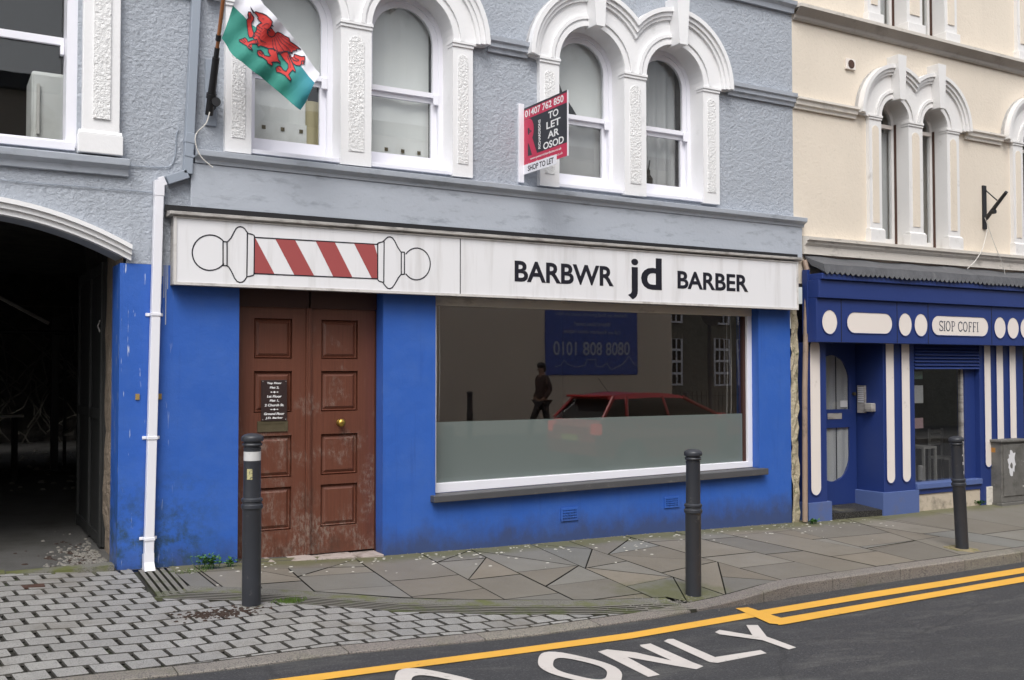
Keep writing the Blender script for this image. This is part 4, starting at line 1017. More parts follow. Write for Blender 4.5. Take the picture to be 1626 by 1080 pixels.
for i, (z, y0, y1, wx) in enumerate(((.22,-.082,-.008,.037),(.15,-.085,-.008,.037),(.115,-.105,-.02,.039),(.09,-.125,-.04,.040))):
    vs += [(1.505-wx,y0,z),(1.505+wx,y0,z),(1.505+wx,y1,z-.012),(1.505-wx,y1,z-.012)]
mb.add(vs, [(4*k+i,4*k+(i+1)%4,4*k+4+(i+1)%4,4*k+4+i) for k in range(3) for i in range(4)]); local(mb.build('shoe', 'white_pvc', dp), dp)
local(MB().box(1.475,1.535,-.115,-.045,.083,.098).build('shoe_opening', 'black', dp), dp)
gp = thing('downpipe', 'grey painted square downpipe on the roughcast above the white one', 'downpipe', loc=(1.79,-.045,4))
mb = MB(); sq(mb, (1.90,-.045,6.5), (1.772,-.045,3.175), .034); sq(mb, (1.772,-.045,3.175), (1.615,-.045,3.108), .034); local(mb.build('pipe', 'grey_pipe', gp, bevel=.004), gp)
mb = MB(); sq(mb, (1.790,-.045,3.50), (1.782,-.045,3.42), .038); local(mb.build('joint_collar', 'grey_pipe', gp, bevel=.004), gp)
mb = MB(); sq(mb, (1.783,-.045,3.33), (1.780,-.045,3.31), .038); local(mb.build('joint_collar', 'grey_pipe', gp), gp)
mb = MB(); mb.tube([(8.53,-.06,-.075),(8.545,-.06,1.4),(8.60,-.06,2.75),(8.59,-.03,2.86)], .030, 14)
tag(mb.build('soil_pipe', paint('brown pipe', (.30,.22,.17), .55, .2, 5, dirt=(.12,.09,.07), dscale=6), None, smooth=True), 'thin brown pipe running up between the blue shop and the navy shopfront', 'pipe')
mb = MB(); mb.box(1.405,1.435,-.012,-.002,1.395,1.44); mb.box(1.565,1.600,-.012,-.002,1.395,1.44)
tag(mb.build('old_bracket', paint('rusted bracket', (.30,.20,.06), .7, .4, 30), None), 'small rusty pipe bracket showing behind the white downpipe', 'bracket')
def wire(name, pts, r, mat, label, n=6):
    P = [Vector(p) for p in pts]; out = []
    for i in range(len(P)-1):
        p0, p1, p2, p3 = P[max(0,i-1)], P[i], P[i+1], P[min(len(P)-1,i+2)]
        for k in range(6):
            t = k/6; out.append(.5*((2*p1)+(-p0+p2)*t+(2*p0-5*p1+4*p2-p3)*t*t+(-p0+3*p1-3*p2+p3)*t**3))
    out.append(P[-1]); return tag(MB().tube(out, r, n).build(name, mat), label, 'cable')
def WP(l, Y=-.012): return [(onY(x,y,Y)[0], Y, onY(x,y,Y)[1]) for x, y in l]
wire('wall_cable', WP([(118,249),(150,262),(200,263),(255,266),(272,262),(279,240),(280,215),(284,205)]), .004, 'grey_pipe', 'thin grey painted cable looping along the roughcast left of the downpipe')
wire('wall_cable', WP([(-20,283),(60,291),(150,298),(246,306)]), .003, 'grey_pipe', 'thin grey cable running along the wall above the passage arch')
wire('loose_rope', WP([(333,178),(327,196),(312,212),(311,230),(320,250),(338,266)], -.13), .0045, 'cord', 'pale loose rope end hanging below the flag holder')
wire('loose_wire', WP([(1564,346),(1570,362),(1578,385),(1592,420),(1596,436)], -.14), .0045, 'cord', 'pale wire hanging from the empty black bracket on the cream wall')
wire('loose_wire', WP([(1568,364),(1560,395),(1548,415),(1536,427)], -.15), .005, 'cord', 'pale curled wire end lying over the cornice above the navy shopfront')

# ================================================================ FLAG
fh = thing('flag_holder', 'black angled flag holder bolted to a grey plate beside the downpipe', 'flag holder', loc=(1.96,-.02,3.8))
local(MB().box(1.912,2.003,-.022,.012,3.59,4.13).build('plate', 'grey_pipe', fh, bevel=.005), fh)
def FP(px, py, Y): a = onY(px, py, Y); return Vector((a[0], Y, a[1]))
pA, pB = FP(332,182,-.07), FP(345,76,-.36)
pC = pB+(pB-pA)*3.2
mb = MB(); mb.cyl(pA, pA.lerp(pB,.86), .032, .028, 14); mb.cyl(pA.lerp(pB,.25), pA.lerp(pB,.32), .040, n=14); mb.cyl(pA.lerp(pB,.86), pB, .02, n=12)
mb.box(1.93,1.985,-.08,-.02,3.72,3.86); local(mb.build('socket', 'black', fh, smooth=True), fh)
k = pA.lerp(pB,.22); local(MB().cyl(k+Vector((.03,-.055,-.02)), k+Vector((.03,-.02,-.02)), .036, n=14).build('clamp_knob', 'black', fh), fh)
d_ = (pB-pA).normalized()
fp = thing('flag_pole', 'orange brown wooden flag pole leaning out from the black holder', 'pole', loc=tuple(pB))
local(MB().cyl(pB, pB+d_*.95, .0145, n=12).build('shaft', paint('varnished pole', (.33,.13,.05), .35, .25, 8), fp, smooth=True), fp)
e1 = pB+d_*.055; local(MB().cyl(e1, e1+d_*.045, .021, n=12).build('clip', 'black', fp), fp)
def FY(px, py):                                       # the hanging cloth: depth of each point, with soft folds
    u = (px-352)/150; v = (py-20)/150
    return -.42-.10*u+.025*math.sin(u*9+v*4)+.018*math.sin(v*11-u*5+.8)+.012*math.sin((u+v)*17)
def cut(poly, step=7):
    bm = bmesh.new()
    f = bm.faces.new([bm.verts.new((x, y, 0)) for x, y in poly])
    bmesh.ops.triangulate(bm, faces=[f])
    x0, x1 = min(p[0] for p in poly), max(p[0] for p in poly); y0, y1 = min(p[1] for p in poly), max(p[1] for p in poly)
    k = math.floor(x0/step)*step
    while k < x1:
        bmesh.ops.bisect_plane(bm, geom=bm.verts[:]+bm.edges[:]+bm.faces[:], plane_co=(k,0,0), plane_no=(1,0,0)); k += step
    k = math.floor(y0/step)*step
    while k < y1:
        bmesh.ops.bisect_plane(bm, geom=bm.verts[:]+bm.edges[:]+bm.faces[:], plane_co=(0,k,0), plane_no=(0,1,0)); k += step
    bm.verts.index_update(); r = [tuple(v.co)[:2] for v in bm.verts], [tuple(v.index for v in f.verts) for f in bm.faces]
    bm.free(); return r
def cloth(poly, off, mb, step=7, thick=.0012):
    v, f = cut(poly, step); n = len(v)
    vs = [FP(x, y, FY(x, y)-off) for x, y in v]+[FP(x, y, FY(x, y)-off+thick) for x, y in v]
    mb.add(vs, f+[tuple(i+n for i in q[::-1]) for q in f]); return mb
def clothmat(name, col, tr=.0):
    m = paint(name, col, .75, .06, 4, bmp=.15, bscale=500, bdist=.001); return m
OUT = [(382,-42),(373.5,0),(369.8,9),(363,31.5),(354,55.6),(351.8,61),(356,66),(361,74),(364,80),(369,87),(376,93),(383.7,98),(393,106),(404,115),(413,121),(422.6,129.6),(433,138),(444.8,148),(454,156),(463,164),(470,170),(477,175),(482,168),(486.5,161),(491,150),(499.5,131.5),(505,122),(508,117.2),(503,112),(496.7,103.7),(485.6,87),(476,74),(467,61),(458,50),(448.5,39),(441,30),(433.7,22),(427,15),(420.7,9.3),(414,0),(400,-20),(392,-40)]
GRN = [(369.8,9),(363,31.5),(354,55.6),(351.8,61),(356,66),(361,74),(364,80),(369,87),(376,93),(383.7,98),(393,106),(404,115),(413,121),(422.6,129.6),(433,138),(444.8,148),(454,156),(463,164),(470,170),(477,175),(482,168),(486.5,161),(491,150),(499.5,131.5),(490,121),(479,106.5),(470,101),(452,91),(434,71),(414,48),(398,38),(385.5,24),(379,18)]
fl = thing('flag', 'green and white flag with a red dragon blowing in front of the upper windows', 'flag', loc=tuple(FP(370,30,-.42)))
mb = MB(); cloth(OUT, 0, mb, 6, .002); local(mb.build('cloth', clothmat('white flag nylon', (.70,.70,.76)), fl, smooth=True), fl)
mgreen = clothmat('green flag nylon', (.03,.24,.19))
nt_ = mgreen.node_tree; b_ = nt_.nodes['Principled BSDF']; lk = b_.inputs['Base Color'].links[0].from_socket
nt_.links.new(mixc(nt_, mrange(nt_, sepz(nt_,'X'), 2.42, 2.66), lk, (.035,.25,.36)), b_.inputs['Base Color'])
mb = MB(); cloth([p for p in GRN], .003, mb, 6); local(mb.build('green_field', mgreen, fl, smooth=True), fl)
DK = .07407
def Z(l): return [(375+x*DK, y*DK) for x, y in l]
body = Z([(420,248),(500,275),(570,290),(650,330),(740,410),(775,460),(768,520),(742,580),(700,622),(668,662),(664,715),(705,772),(760,797),(820,772),(850,712),(890,688),(960,712),(1040,768),(1130,812),(1152,860),(1160,892),(1240,942),(1320,1002),(1388,1058),(1292,1050),(1302,1086),(1218,1090),(1200,1150),(1130,1108),(1040,1100),(960,1150),(880,1150),(800,1060),(690,1040),(600,1002),(530,982),(470,1000),(440,940),(400,860),(350,790),(385,720),(430,650),(442,560),(490,512),(545,492),(482,432),(458,400),(475,372),(430,312),(385,270)])
legR = Z([(900,1120),(950,1170),(990,1230),(1050,1310),(1110,1370),(1115,1455),(1070,1530),(1010,1502),(965,1430),(930,1410),(880,1425),(850,1455),(866,1540),(950,1562),(1040,1612),(1100,1680),(1165,1742),(1178,1700),(1125,1600),(1155,1560),(1210,1500),(1262,1545),(1275,1530),(1240,1430),(1190,1320),(1150,1230),(1110,1100)])
tail = Z([(1105,1100),(1150,1150),(1185,1230),(1225,1285),(1290,1308),(1338,1302),(1335,1278),(1275,1255),(1238,1205),(1245,1158),(1320,1185),(1400,1212),(1468,1205),(1475,1270),(1455,1385),(1440,1300),(1402,1312),(1404,1370),(1362,1410),(1290,1402),(1222,1362),(1178,1290)])
legM = Z([(690,1040),(686,1110),(740,1198),(700,1208),(612,1192),(575,1120),(530,1075),(460,1080),(450,1140),(488,1200),(560,1225),(655,1298),(680,1355),(758,1412),(788,1382),(762,1332),(880,1325),(930,1350),(945,1385),(948,1330),(910,1290),(888,1200),(872,1100),(800,1040)])
arm1 = Z([(470,935),(440,935),(340,938),(290,952),(270,992),(332,1040),(352,1082),(270,1040),(220,982),(140,932),(66,882),(68,852),(130,832),(190,808),(232,850),(252,902),(332,868),(440,840)])
arm2 = Z([(392,770),(350,800),(285,805),(258,740),(240,600),(226,430),(260,390),(248,310),(265,250),(312,262),(340,320),(382,372),(372,430),(330,500),(342,600),(372,700)])
tong = Z([(395,262),(330,175),(302,130),(312,190),(350,262),(360,300),(378,270)])
spk = [Z([(765,450),(800,485),(765,485)]),Z([(762,510),(812,575),(745,560)]),Z([(742,570),(795,640),(715,610)]),Z([(705,610),(745,690),(680,650)]),Z([(675,660),(710,725),(662,700)])]
red = clothmat('red flag print', (.52,.035,.03)); blk = clothmat('black flag print', (.02,.02,.035))
mb = MB()
for i, p in enumerate((body, legR, tail, legM, arm1, arm2)): cloth(p, .0048+.0004*i, mb, 6, .0003)
local(mb.build('dragon', red, fl), fl)
mb = MB()
def ink(pts, wd, off, closed):
    n = len(pts); m = n if closed else n-1
    for i in range(m):
        a, b = Vector(pts[i]), Vector(pts[(i+1) % n]); d = (b-a)
        if d.length < .01: continue
        d.normalize(); q = Vector((-d.y, d.x))*wd/2; e = d*wd*.3
        P = [a-e+q, b+e+q, b+e-q, a-e-q]; mb.add([FP(p.x, p.y, FY(p.x, p.y)-off) for p in P], [(0,1,2,3)])
for i, p in enumerate((body, legR, tail, legM, arm1, arm2)): ink(p, 1.35, .0078+.0002*i, True)
for p in spk+[tong]: cloth(p, .0070, mb, 6, .0003)
for l in ([(870,760),(980,920),(1080,1000),(1200,1140)],[(900,740),(1050,900),(1290,1045)],[(850,800),(930,960),(1030,1100)],[(820,830),(850,980),(900,1130)],[(780,850),(790,1000),(830,1080)],[(960,760),(1150,890)],
          [(560,400),(600,405)],[(470,560),(560,620)],[(450,620),(540,680)],[(420,680),(520,730)],[(400,740),(500,790)],[(260,310),(300,420)],[(300,300),(310,400)],[(100,850),(190,920)],[(150,830),(210,900)],[(480,1100),(560,1180)],[(520,1085),(580,1160)],
          [(880,1450),(960,1510)],[(1100,1200),(1150,1330),(1160,1450)],[(560,560),(640,500),(700,520)],[(600,600),(680,640)],[(520,860),(640,920)],[(480,800),(560,900)]):
    ink(Z(l), .8, .0095, False)
local(mb.build('dragon_outline', blk, fl), fl)

# ================================================================ LETTING BOARD (projects square from the wall)
bx = 4.90; tb = thing('letting_board', 'red and black to let board projecting from the wall between the upper windows', 'sign', loc=(bx,-.4,3.9))
z_ = lambda px, py: onY(px, py, 0)[1]
local(MB().box(4.835, 4.893, -.03, .0, 3.40, 4.155).build('wall_post', 'white_pvc', tb, bevel=.004), tb)
BY0, BY1 = -.02, -.775; BT, BB = 4.115, 3.532
def ycoord(v): return v
def onX(px, py, X):
    d = ray(px, py); t = X/d.x; return d.y*t+CAM_Y, d.z*t+CAM_Z
bt = [onX(831,174.4,bx)[1], onX(901.5,142,bx)[1]]
ZT = sum(bt)/2; ZBt = onX(893,250.5,bx)[1]
SB0 = onX(836,262,bx)[1]; SB1 = onX(840,275.5,bx)[1]
mb = MB(); mb.box(bx-.006, bx+.006, BY1, BY0, ZBt, ZT); local(mb.build('board', 'white_pvc', tb), tb)
def XR(y0, y1, z0, z1, mat, name, off):
    o = MB().box(bx-.0065-off, bx-.0062, min(y0,y1), max(y0,y1), z0, z1).build(name, mat, tb); return local(o, tb)
cr = paint('crimson print', (.52,.022,.075), .35, .05, 3); bk = plain('black print', (.02,.022,.03), .35)
H = ZT-ZBt; t1 = ZT-.19*H; t2 = ZBt+.205*H
XR(BY1+.008, BY0, ZBt, ZT, cr, 'red_panel', .0006)
XR(BY1+.008, BY0, t2, t1, bk, 'black_panel', .0012)
XR(BY1+.008, BY0, ZT-.02, ZT-.0005, bk, 'top_edge', .0011)
def tx(s, y0, y1, z0, z1, mat, name='lettering', bold=.02, off=.002, rot=False):
    """text on the face looking towards -x; reading direction runs away from the wall"""
    if rot: v, f = text_fit(s, z0, z1, 0, abs(y1-y0), bold=bold, depth=.0006); vs = [(bx-.0065-off+b, y0-(abs(y1-y0)-c)*1., a) for a, b, c in v]
    else: v, f = text_fit(s, 0, abs(y1-y0), z0, z1, bold=bold, depth=.0006); vs = [(bx-.0065-off+b, y0-a, c) for a, b, c in v]
    return local(link(name, vs, f, mat, tb), tb)
tx('01407 762 850', -.045, -.715, t1+.018, ZT-.028, 'white_ink', bold=.02)
for i, s in enumerate(('TO','LET','AR','OSOD')):
    wd = (.17,.235,.19,.345)[i]; c = -.545; hh = (t1-t2)/4; zt = t1-.012-i*hh
    tx(s, c+wd/2, c-wd/2, zt-hh+.018, zt-.006, 'white_ink')
tx('RICHARDSONS', -.285, -.325, t2+.03, t1-.055, 'white_ink', rot=True)
tx('R', -.024, -.268, t2-.012, t1-.004, cr, name='big_letter', off=.0018, bold=.05)
tx('P', -.105, -.165, t2+.20, t1-.12, bk, name='small_letter', off=.0026, bold=.02)
tx('www.peterrichardsons.co.uk', -.14, -.68, t2-.052, t2-.022, 'white_ink', bold=.01); tx('lettings@peterrichardsons.co.uk', -.11, -.70, t2-.098, t2-.066, 'white_ink', bold=.0)
o = MB().box(bx-.012, bx-.0082, -.60, -.03, SB1, SB0).build('shop_strip', 'white_pvc', tb); local(o, tb)
tx('SHOP TO LET', -.105, -.555, SB1+.018, SB0-.018, 'ink', off=.0062)

# ================================================================ CREAM BUILDING
cb = thing('cream_building', 'cream rendered building with slim arched windows above a navy shopfront', 'building', loc=(0,0,0))
CA = [(9.662,9.874,10.366,10.624,11.093,11.329)]; CA.append(tuple(v+2.787 for v in CA[0]))
CB, CS = 3.135, 4.66
hl = []
for a in CA: hl += [archloop(a[1]-.03,a[2]+.03,CB,CS), archloop(a[3]-.03,a[4]+.03,CB,CS)]
TA = [(9.66,9.885,10.36,10.65,11.08,11.32)]; TA.append(tuple(v+2.93 for v in TA[0]))
for a in TA: hl += [rect(a[1]-.03,a[2]+.03,5.80,8.6), rect(a[3]-.03,a[4]+.03,5.80,8.6)]
extr([rect(8.4555, 30, 2.6, 9.5)]+hl, .0, WT).build('upper_wall', 'cream', cb)
for a in CA:
    surround(a, CB, CS, .65, cb, ('cream_stone','cream'), y=-.05, deep=.21, key=(.045,.075,0,5.415,-.17), base=.15)
def casement(x0, x1, zb, zs, top=None, arch=True):
    lp = archloop(x0,x1,zb,zs) if arch else rect(x0,x1,zb,top)
    li = archloop(x0+.05,x1-.05,zb+.10,zs) if arch else rect(x0+.05,x1-.05,zb+.08,top-.05)
    f = extr([lp, li], .165, .21).build('window', 'cream_stone', cb)
    if arch: MB().box(x0+.03, x1-.03, .155, .205, 4.60, 4.645).build('transom', 'creamwood', f); 
    extr([lp], .19, .193).build('pane', 'glass', f)
    extr([rect(x1-.008, x1-.002, zb+.02, zs if arch else top)], .13, .164).build('seal', 'rust', f)
    blind(x0+.02, x1-.02, zb+.05, (4.58 if arch else top), .27, f, 'net', fold=1, amp=.012, per=.17, name='curtain')
    return f
for a in CA: casement(a[1],a[2],CB,CS); casement(a[3],a[4],CB,CS)
for a in TA:
    extr([rect(a[0],a[1],5.77,8.6), ], -.05, .2).build('pilaster', 'cream_stone', cb, bevel=.004); extr([rect(a[2],a[3],5.77,8.6)], -.05, .2).build('pilaster', 'cream_stone', cb, bevel=.004); extr([rect(a[4],a[5],5.77,8.6)], -.05, .2).build('pilaster', 'cream_stone', cb, bevel=.004)
    for x0, x1 in ((a[0],a[1]),(a[2],a[3]),(a[4],a[5])):
        extr([archloop(x0+.06,x1-.06,6.0,8.4)], -.062, -.045).build('panel', 'cream', cb)
        MB().box(x0-.02, x1+.02, -.085, .1, 5.765, 5.89).build('pilaster_base', 'cream_stone', cb, bevel=.006)
    casement(a[1],a[2],5.80,8.3,8.6,False); casement(a[3],a[4],5.80,8.3,8.6,False)
room(9.5, 13.9+1, 3.0, 5.5, 2.5, cb); room(9.5, 15, 5.7, 8.7, 2.5, cb)
# string course, cornices
for x0, x1 in ((8.458, 9.46),(11.50,12.24),(14.29,15.2)):
    MB().prof([(.02,0),(-.03,0),(-.035,.03),(-.06,.045),(-.065,.085),(-.09,.10),(-.09,.125),(.02,.145)], x0, x1, 0, 4.585).build('string_course', 'dirty_stone', cb)
MB().prof([(.02,0),(-.03,0),(-.045,.02),(-.05,.05),(-.1,.10),(-.14,.12)], 8.458, 20, -.03, 5.60).build('cornice', 'cornice_dark', cb)
mb = MB(); mb.prof([(.02,.0),(-.14,.0),(-.145,.035),(.02,.06)], 8.458, 20, -.03, 5.721); mb.build('cornice_top', 'dirty_stone', cb)
MB().prof([(.02,-.03),(-.05,-.03),(-.055,.06),(-.085,.09),(-.09,.115),(-.12,.125),(-.125,.16),(.02,.185)], 8.57, 20, .012, 2.965).build('shop_cornice', 'dirty_stone', cb)
# lead flashing with scalloped hem
LX0, LX1 = 8.60, 20.0
def lead():
    n = 840; vs = []; fs = []
    for i in range(n+1):
        x = LX0+(LX1-LX0)*i/n; hem = .032*abs(math.sin(i*math.pi/6)); j = .006*math.sin(i*.11)+.004*math.sin(i*.037+1)
        vs += [(x, .0, 2.925+j), (x, -.13, 2.86+j), (x, -.305+j*.6, 2.80), (x, -.325+j, 2.715-hem+j*.7), (x, -.315+j, 2.715-hem+j*.7), (x,-.12,2.80)]
    for i in range(n):
        for k in range(6): fs.append((i*6+k, (i+1)*6+k, (i+1)*6+(k+1)%6, i*6+(k+1)%6))
    fs += [tuple(range(6)), tuple(n*6+k for k in range(5,-1,-1))]
    return link('lead_flashing', vs, fs, 'lead', cb)
lead()
# ---- navy shopfront
FYy = -.22
fx0 = onY(1296.5, 500, FYy)[0]
zf = lambda px, py, Y=FYy: onY(px, py, Y)[1]
shp = thing('cafe_shopfront', 'navy shopfront with cream ovals and long cream stripes, recessed door and lettered fascia', 'shopfront', loc=(10,0,0))
def S(o): return local(o, shp)
zl, zt_ = 1.933, 2.425
S(MB().box(fx0, LX1, FYy, -.02, zl, zt_).build('fascia', 'navy', shp, bevel=.004))
S(MB().box(fx0-.0, LX1, FYy-.04, -.02, zt_+.0015, 2.631).build('fascia_cap', 'navy', shp, bevel=.006))
S(MB().box(fx0+.02, LX1, FYy-.075, -.02, 2.632, 2.70).build('top_moulding', 'navy', shp, bevel=.006))
S(MB().box(8.60, fx0-.012, -.10, -.02, 2.03, 2.75).build('side_return', 'navy', shp, bevel=.004))
mb = MB()
for px in (1335.7,1424.3,1473.6,1574.3,1668,1716): x = onY(px, 500, FYy)[0]; mb.box(x-.005, x+.005, FYy-.0015, FYy+.004, zl+.002, zt_-.002)
S(mb.build('panel_joint', 'black', shp))
def ov(px, w): return onY(px, 515, FYy)[0]
def oval(cpx, rx):
    x = ov(cpx, 0); a = ov(cpx-rx, 0); b = ov(cpx+rx, 0); r = (b-a)/2; rz = .135
    loop = [(x+r*math.cos(t*math.pi/18), 2.160+rz*math.sin(t*math.pi/18)) for t in range(36)]
    rim_ = [(x+(r+.008)*math.cos(t*math.pi/18), 2.160+(rz+.008)*math.sin(t*math.pi/18)) for t in range(36)]
    S(extr([rim_, loop], FYy-.009, FYy+.001).build('oval_rim', 'navy', shp))
    return S(extr([loop], FYy-.004, FYy+.002).build('oval', 'creamwood', shp))
for c, r in ((1316.8,12),(1436.8,10.3),(1461.8,10.3),(1587.2,9),(1608,9),(1628.5,9)): oval(c, r)
def pill(a, b):
    x0, x1 = ov(a,0), ov(b,0); lp = stadium(x0, x1, 2.045, 2.28, 12); S(extr([stadium(x0-.008,x1+.008,2.037,2.288,12), lp], FYy-.009, FYy+.001).build('oval_rim', 'navy', shp))
    return S(extr([lp], FYy-.004, FYy+.002).build('oval', 'creamwood', shp))
pill(1344.4, 1416); p2 = pill(1479, 1568.4)
mb = MB(); xa, xb = ov(1490.3,0), ov(1553.6,0)
# thin serifed capitals built from strokes
def serif_text(s, x0, x1, z0, z1, y, mb):
    G_ = {'S':([[(.8,.85),(.6,1),(.35,1),(.15,.85),(.15,.65),(.4,.52),(.65,.42),(.85,.25),(.75,.06),(.5,0),(.25,.02),(.12,.2)]],[(.8,.85,.8,1.0),(.12,0,.12,.2)],.8),
         'I':([[(.25,0),(.25,1)]],[(.08,0,.42,0),(.08,1,.42,1)],.42),
         'O':([[(.5+.42*math.cos(t*math.pi/10), .5+.5*math.sin(t*math.pi/10)) for t in range(21)]],[],1.),
         'P':([[(.25,0),(.25,1)],[(.25,1),(.6,1),(.78,.88),(.78,.62),(.6,.5),(.25,.5)]],[(.08,0,.42,0),(.08,1,.3,1)],.8),
         'C':([[(.88,.8),(.7,.97),(.5,1),(.25,.9),(.1,.65),(.1,.35),(.25,.1),(.5,0),(.75,.05),(.9,.22)]],[(.88,.78,.88,1.)],.95),
         'F':([[(.25,0),(.25,1)],[(.25,1),(.8,1)],[(.25,.52),(.62,.52)]],[(.08,0,.42,0),(.8,1,.8,.8),(.62,.62,.62,.42)],.82), ' ':([],[],.5)}
    tot = sum(G_[c][2]+.1 for c in s); k = (x1-x0)/tot; h = z1-z0; x = x0
    for c in s:
        st_, sf, wd_ = G_[c]
        for i, l in enumerate(st_): stroke(mb, [(x+a*k, z0+b*h) for a, b in l], .0125 if i == 0 else .008, y, .002)
        for a, b, e, f in sf: stroke(mb, [(x+a*k, z0+b*h), (x+e*k+1e-5, z0+f*h)], .006, y-.0008, .002)
        x += (wd_+.1)*k
serif_text('SIOP COFFI', xa, xb, 2.10, 2.215, FYy-.0055, mb)
S(mb.build('lettering', plain('dark slate lettering', (.05,.06,.09), .5), shp))
# pilasters with cream stripes
def pil(x0, x1, z0, y=-.03, d=.4): return S(MB().box(x0, x1, y, d, z0, zl-.0).build('pilaster', 'navy', shp, bevel=.003))
GZ = -.3
P1 = pil(8.617, 8.918, GZ); P2 = pil(9.877, 10.44, GZ, d=.6); P3 = pil(11.70, 12.62, GZ, d=.3)
def stripe(px0, px1, zt, zb_, Y=-.03):
    x0, x1 = onY(px0,700,Y)[0], onY(px1,700,Y)[0]
    S(extr([stadium(x0-.010,x1+.010,zb_-.01,zt+.01,8), stadium(x0,x1,zb_,zt,8)], Y-.012, Y).build('stripe_rim', 'navy', shp))
    return S(extr([stadium(x0,x1,zb_,zt,8)], Y-.006, Y).build('cream_stripe', 'creamwood', shp))
stripe(1286.4,1302.5,1.96,.205); stripe(1407,1420,2.1,.27); stripe(1432,1445,2.1,.27)
stripe(1563.6,1574,2.1,.37); stripe(1583,1593.8,2.1,.37); stripe(1603.8,1614,2.1,.37)
def plinth(x0, x1, y, d, zt, zb_=-.4): return S(MB().box(x0, x1, y, d, zb_, zt).build('plinth', 'navy_plinth', shp, bevel=.004))
plinth(8.600, 8.968, -.055, .35, .125); plinth(9.83, 10.475, -.055, .55, .165)
# recess
S(MB().box(8.93, 9.876, .40, .46, -.3, 2.3).build('door_frame', 'navy', shp))
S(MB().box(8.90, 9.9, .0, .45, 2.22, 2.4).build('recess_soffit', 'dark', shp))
rs = link('recess_step', [(8.92,-.035,-.3),(9.83,-.035,-.3),(9.83,.40,-.3),(8.92,.40,-.3),(8.92,-.035,-.015),(9.83,-.035,-.035),(9.83,.40,-.0),(8.92,.40,.0)], [(4,5,6,7),(0,1,5,4),(0,4,7,3),(1,2,6,5)], 'kerb', shp); S(rs)
dr = S(extr([rect(9.0, 9.862, .0, 2.15), stadium(9.16, 9.742, .28, 1.80, 16)], .365, .399).build('door', 'navy', shp))
MB().box(9.15, 9.76, .36, .395, .925, 1.145).build('mid_rail', 'navy', dr)
extr([stadium(9.15, 9.752, .27, 1.81, 16)], .380, .384).build('pane', 'glass', dr)
S(MB().box(9.0,9.86,.3995,.3999,.02,2.1).build('dark_backing', 'dark', shp))
blind(9.12, 9.75, .25, 1.85, .3925, dr, 'net', fold=1, amp=.006, per=.14, name='curtain')
MB().box(9.36, 9.60, .352, .36, 1.03, 1.10).build('letter_plate', 'alu', dr, bevel=.002)
MB().box(9.60, 9.72, .374, .378, 1.17, 1.25).build('notice', 'paper', dr)
MB().cyl((9.81,.36,1.33),(9.81,.33,1.33),.02).build('knob', 'old_brass', dr)
# entry phone on the side wall of the recess
def onXr(px, py, X=9.877): return onX(px, py, X)
a, b = onXr(1363.5, 612), onXr(1376, 656)
ip = S(MB().box(9.845, 9.8765, min(a[0],b[0]), max(a[0],b[0]), b[1], a[1]).build('entry_phone', 'alu', shp, bevel=.003))
mb = MB()
for i in range(8):
    z = a[1]-.03-i*.024; mb.box(9.841, 9.8448, min(a[0],b[0])+.015, max(a[0],b[0])-.015, z-.007, z+.007)
mb.build('button', 'white_pvc', ip)
a, b = onXr(1379, 640), onXr(1391, 654); S(MB().box(9.80, 9.8765, min(a[0],b[0]), max(a[0],b[0]), b[1], a[1]).build('key_safe', 'alu', shp, bevel=.01))
# cafe window
cw = thing('cafe_window', 'navy framed cafe window with its roller shutter half down', 'window', loc=(11.1,.1,.2))
def W_(o): return local(o, cw)
W_(MB().box(10.44, 11.70, -.01, .25, 1.70, 1.934).build('shutter_box', 'navy', cw, bevel=.004))
mb = MB()
for i in range(7):
    z = 1.925-i*.042; mb.prof([(-.0105,-.0415),(-.046,-.0415),(-.042,-.030),(-.016,-.002),(-.0105,-.001)], 10.445, 11.69, 0, z)
W_(mb.build('shutter_slats', 'navy', cw, bevel=.002))
W_(MB().box(10.44, 11.70, -.06, .12, .165, .235).build('sill', 'navy_plinth', cw, bevel=.008)); W_(MB().box(10.4405, 11.6995, -.03, .12, .10, .1645).build('sub_sill', 'navy', cw, bevel=.004))
W_(MB().box(11.50, 11.699, .04, .15, .236, 1.70).build('right_reveal', 'navy', cw)); W_(MB().box(11.46, 11.499, .06, .11, .236, 1.70).build('glass_channel', 'alu', cw))
W_(MB().box(10.441, 11.46, .08, .084, .236, 1.70).build('pane', 'shopglass', cw))
wl = MB().box(10.476, 11.72, -.015, .35, -.4, .0995).build('stall_riser', paint('stained cream render', (.50,.43,.34), .75, .1, 3, dirt=(.17,.15,.12), dscale=4, dlo=.5, dhi=.7, bmp=.4, bscale=25), shp); S(wl)
S(MB().box(11.80,12.03,-.05,-.029,-.4,.12).build('pilaster_foot', 'dirty_stone', shp, bevel=.006))
S(MB().box(12.62, 16.5, .1, .3, -.4, 2.0).build('far_window_dark', 'dark', shp)); S(MB().box(12.62,16.5,-.05,.09,.10,.22).build('sill', 'navy_plinth', shp)); S(MB().box(12.62,16.5,.06,.065,.22,1.93).build('pane', 'shopglass', shp))
S(MB().box(16.5, 20, -.02, .3, -.5, 2.0).build('end_panel', 'navy', shp))
vs = [(10.46,.3,-.1),(12.6,.3,-.1),(12.6,.3,2.2),(10.46,.3,2.2),(10.46,3.5,-.1),(12.6,3.5,-.1),(12.6,3.5,2.2),(10.46,3.5,2.2)]
S(link('room', vs, [(4,5,6,7),(1,2,6,5),(0,1,5,4),(3,7,6,2),(0,4,7,3)], plain('cafe interior', (.05,.045,.04), .9), shp))
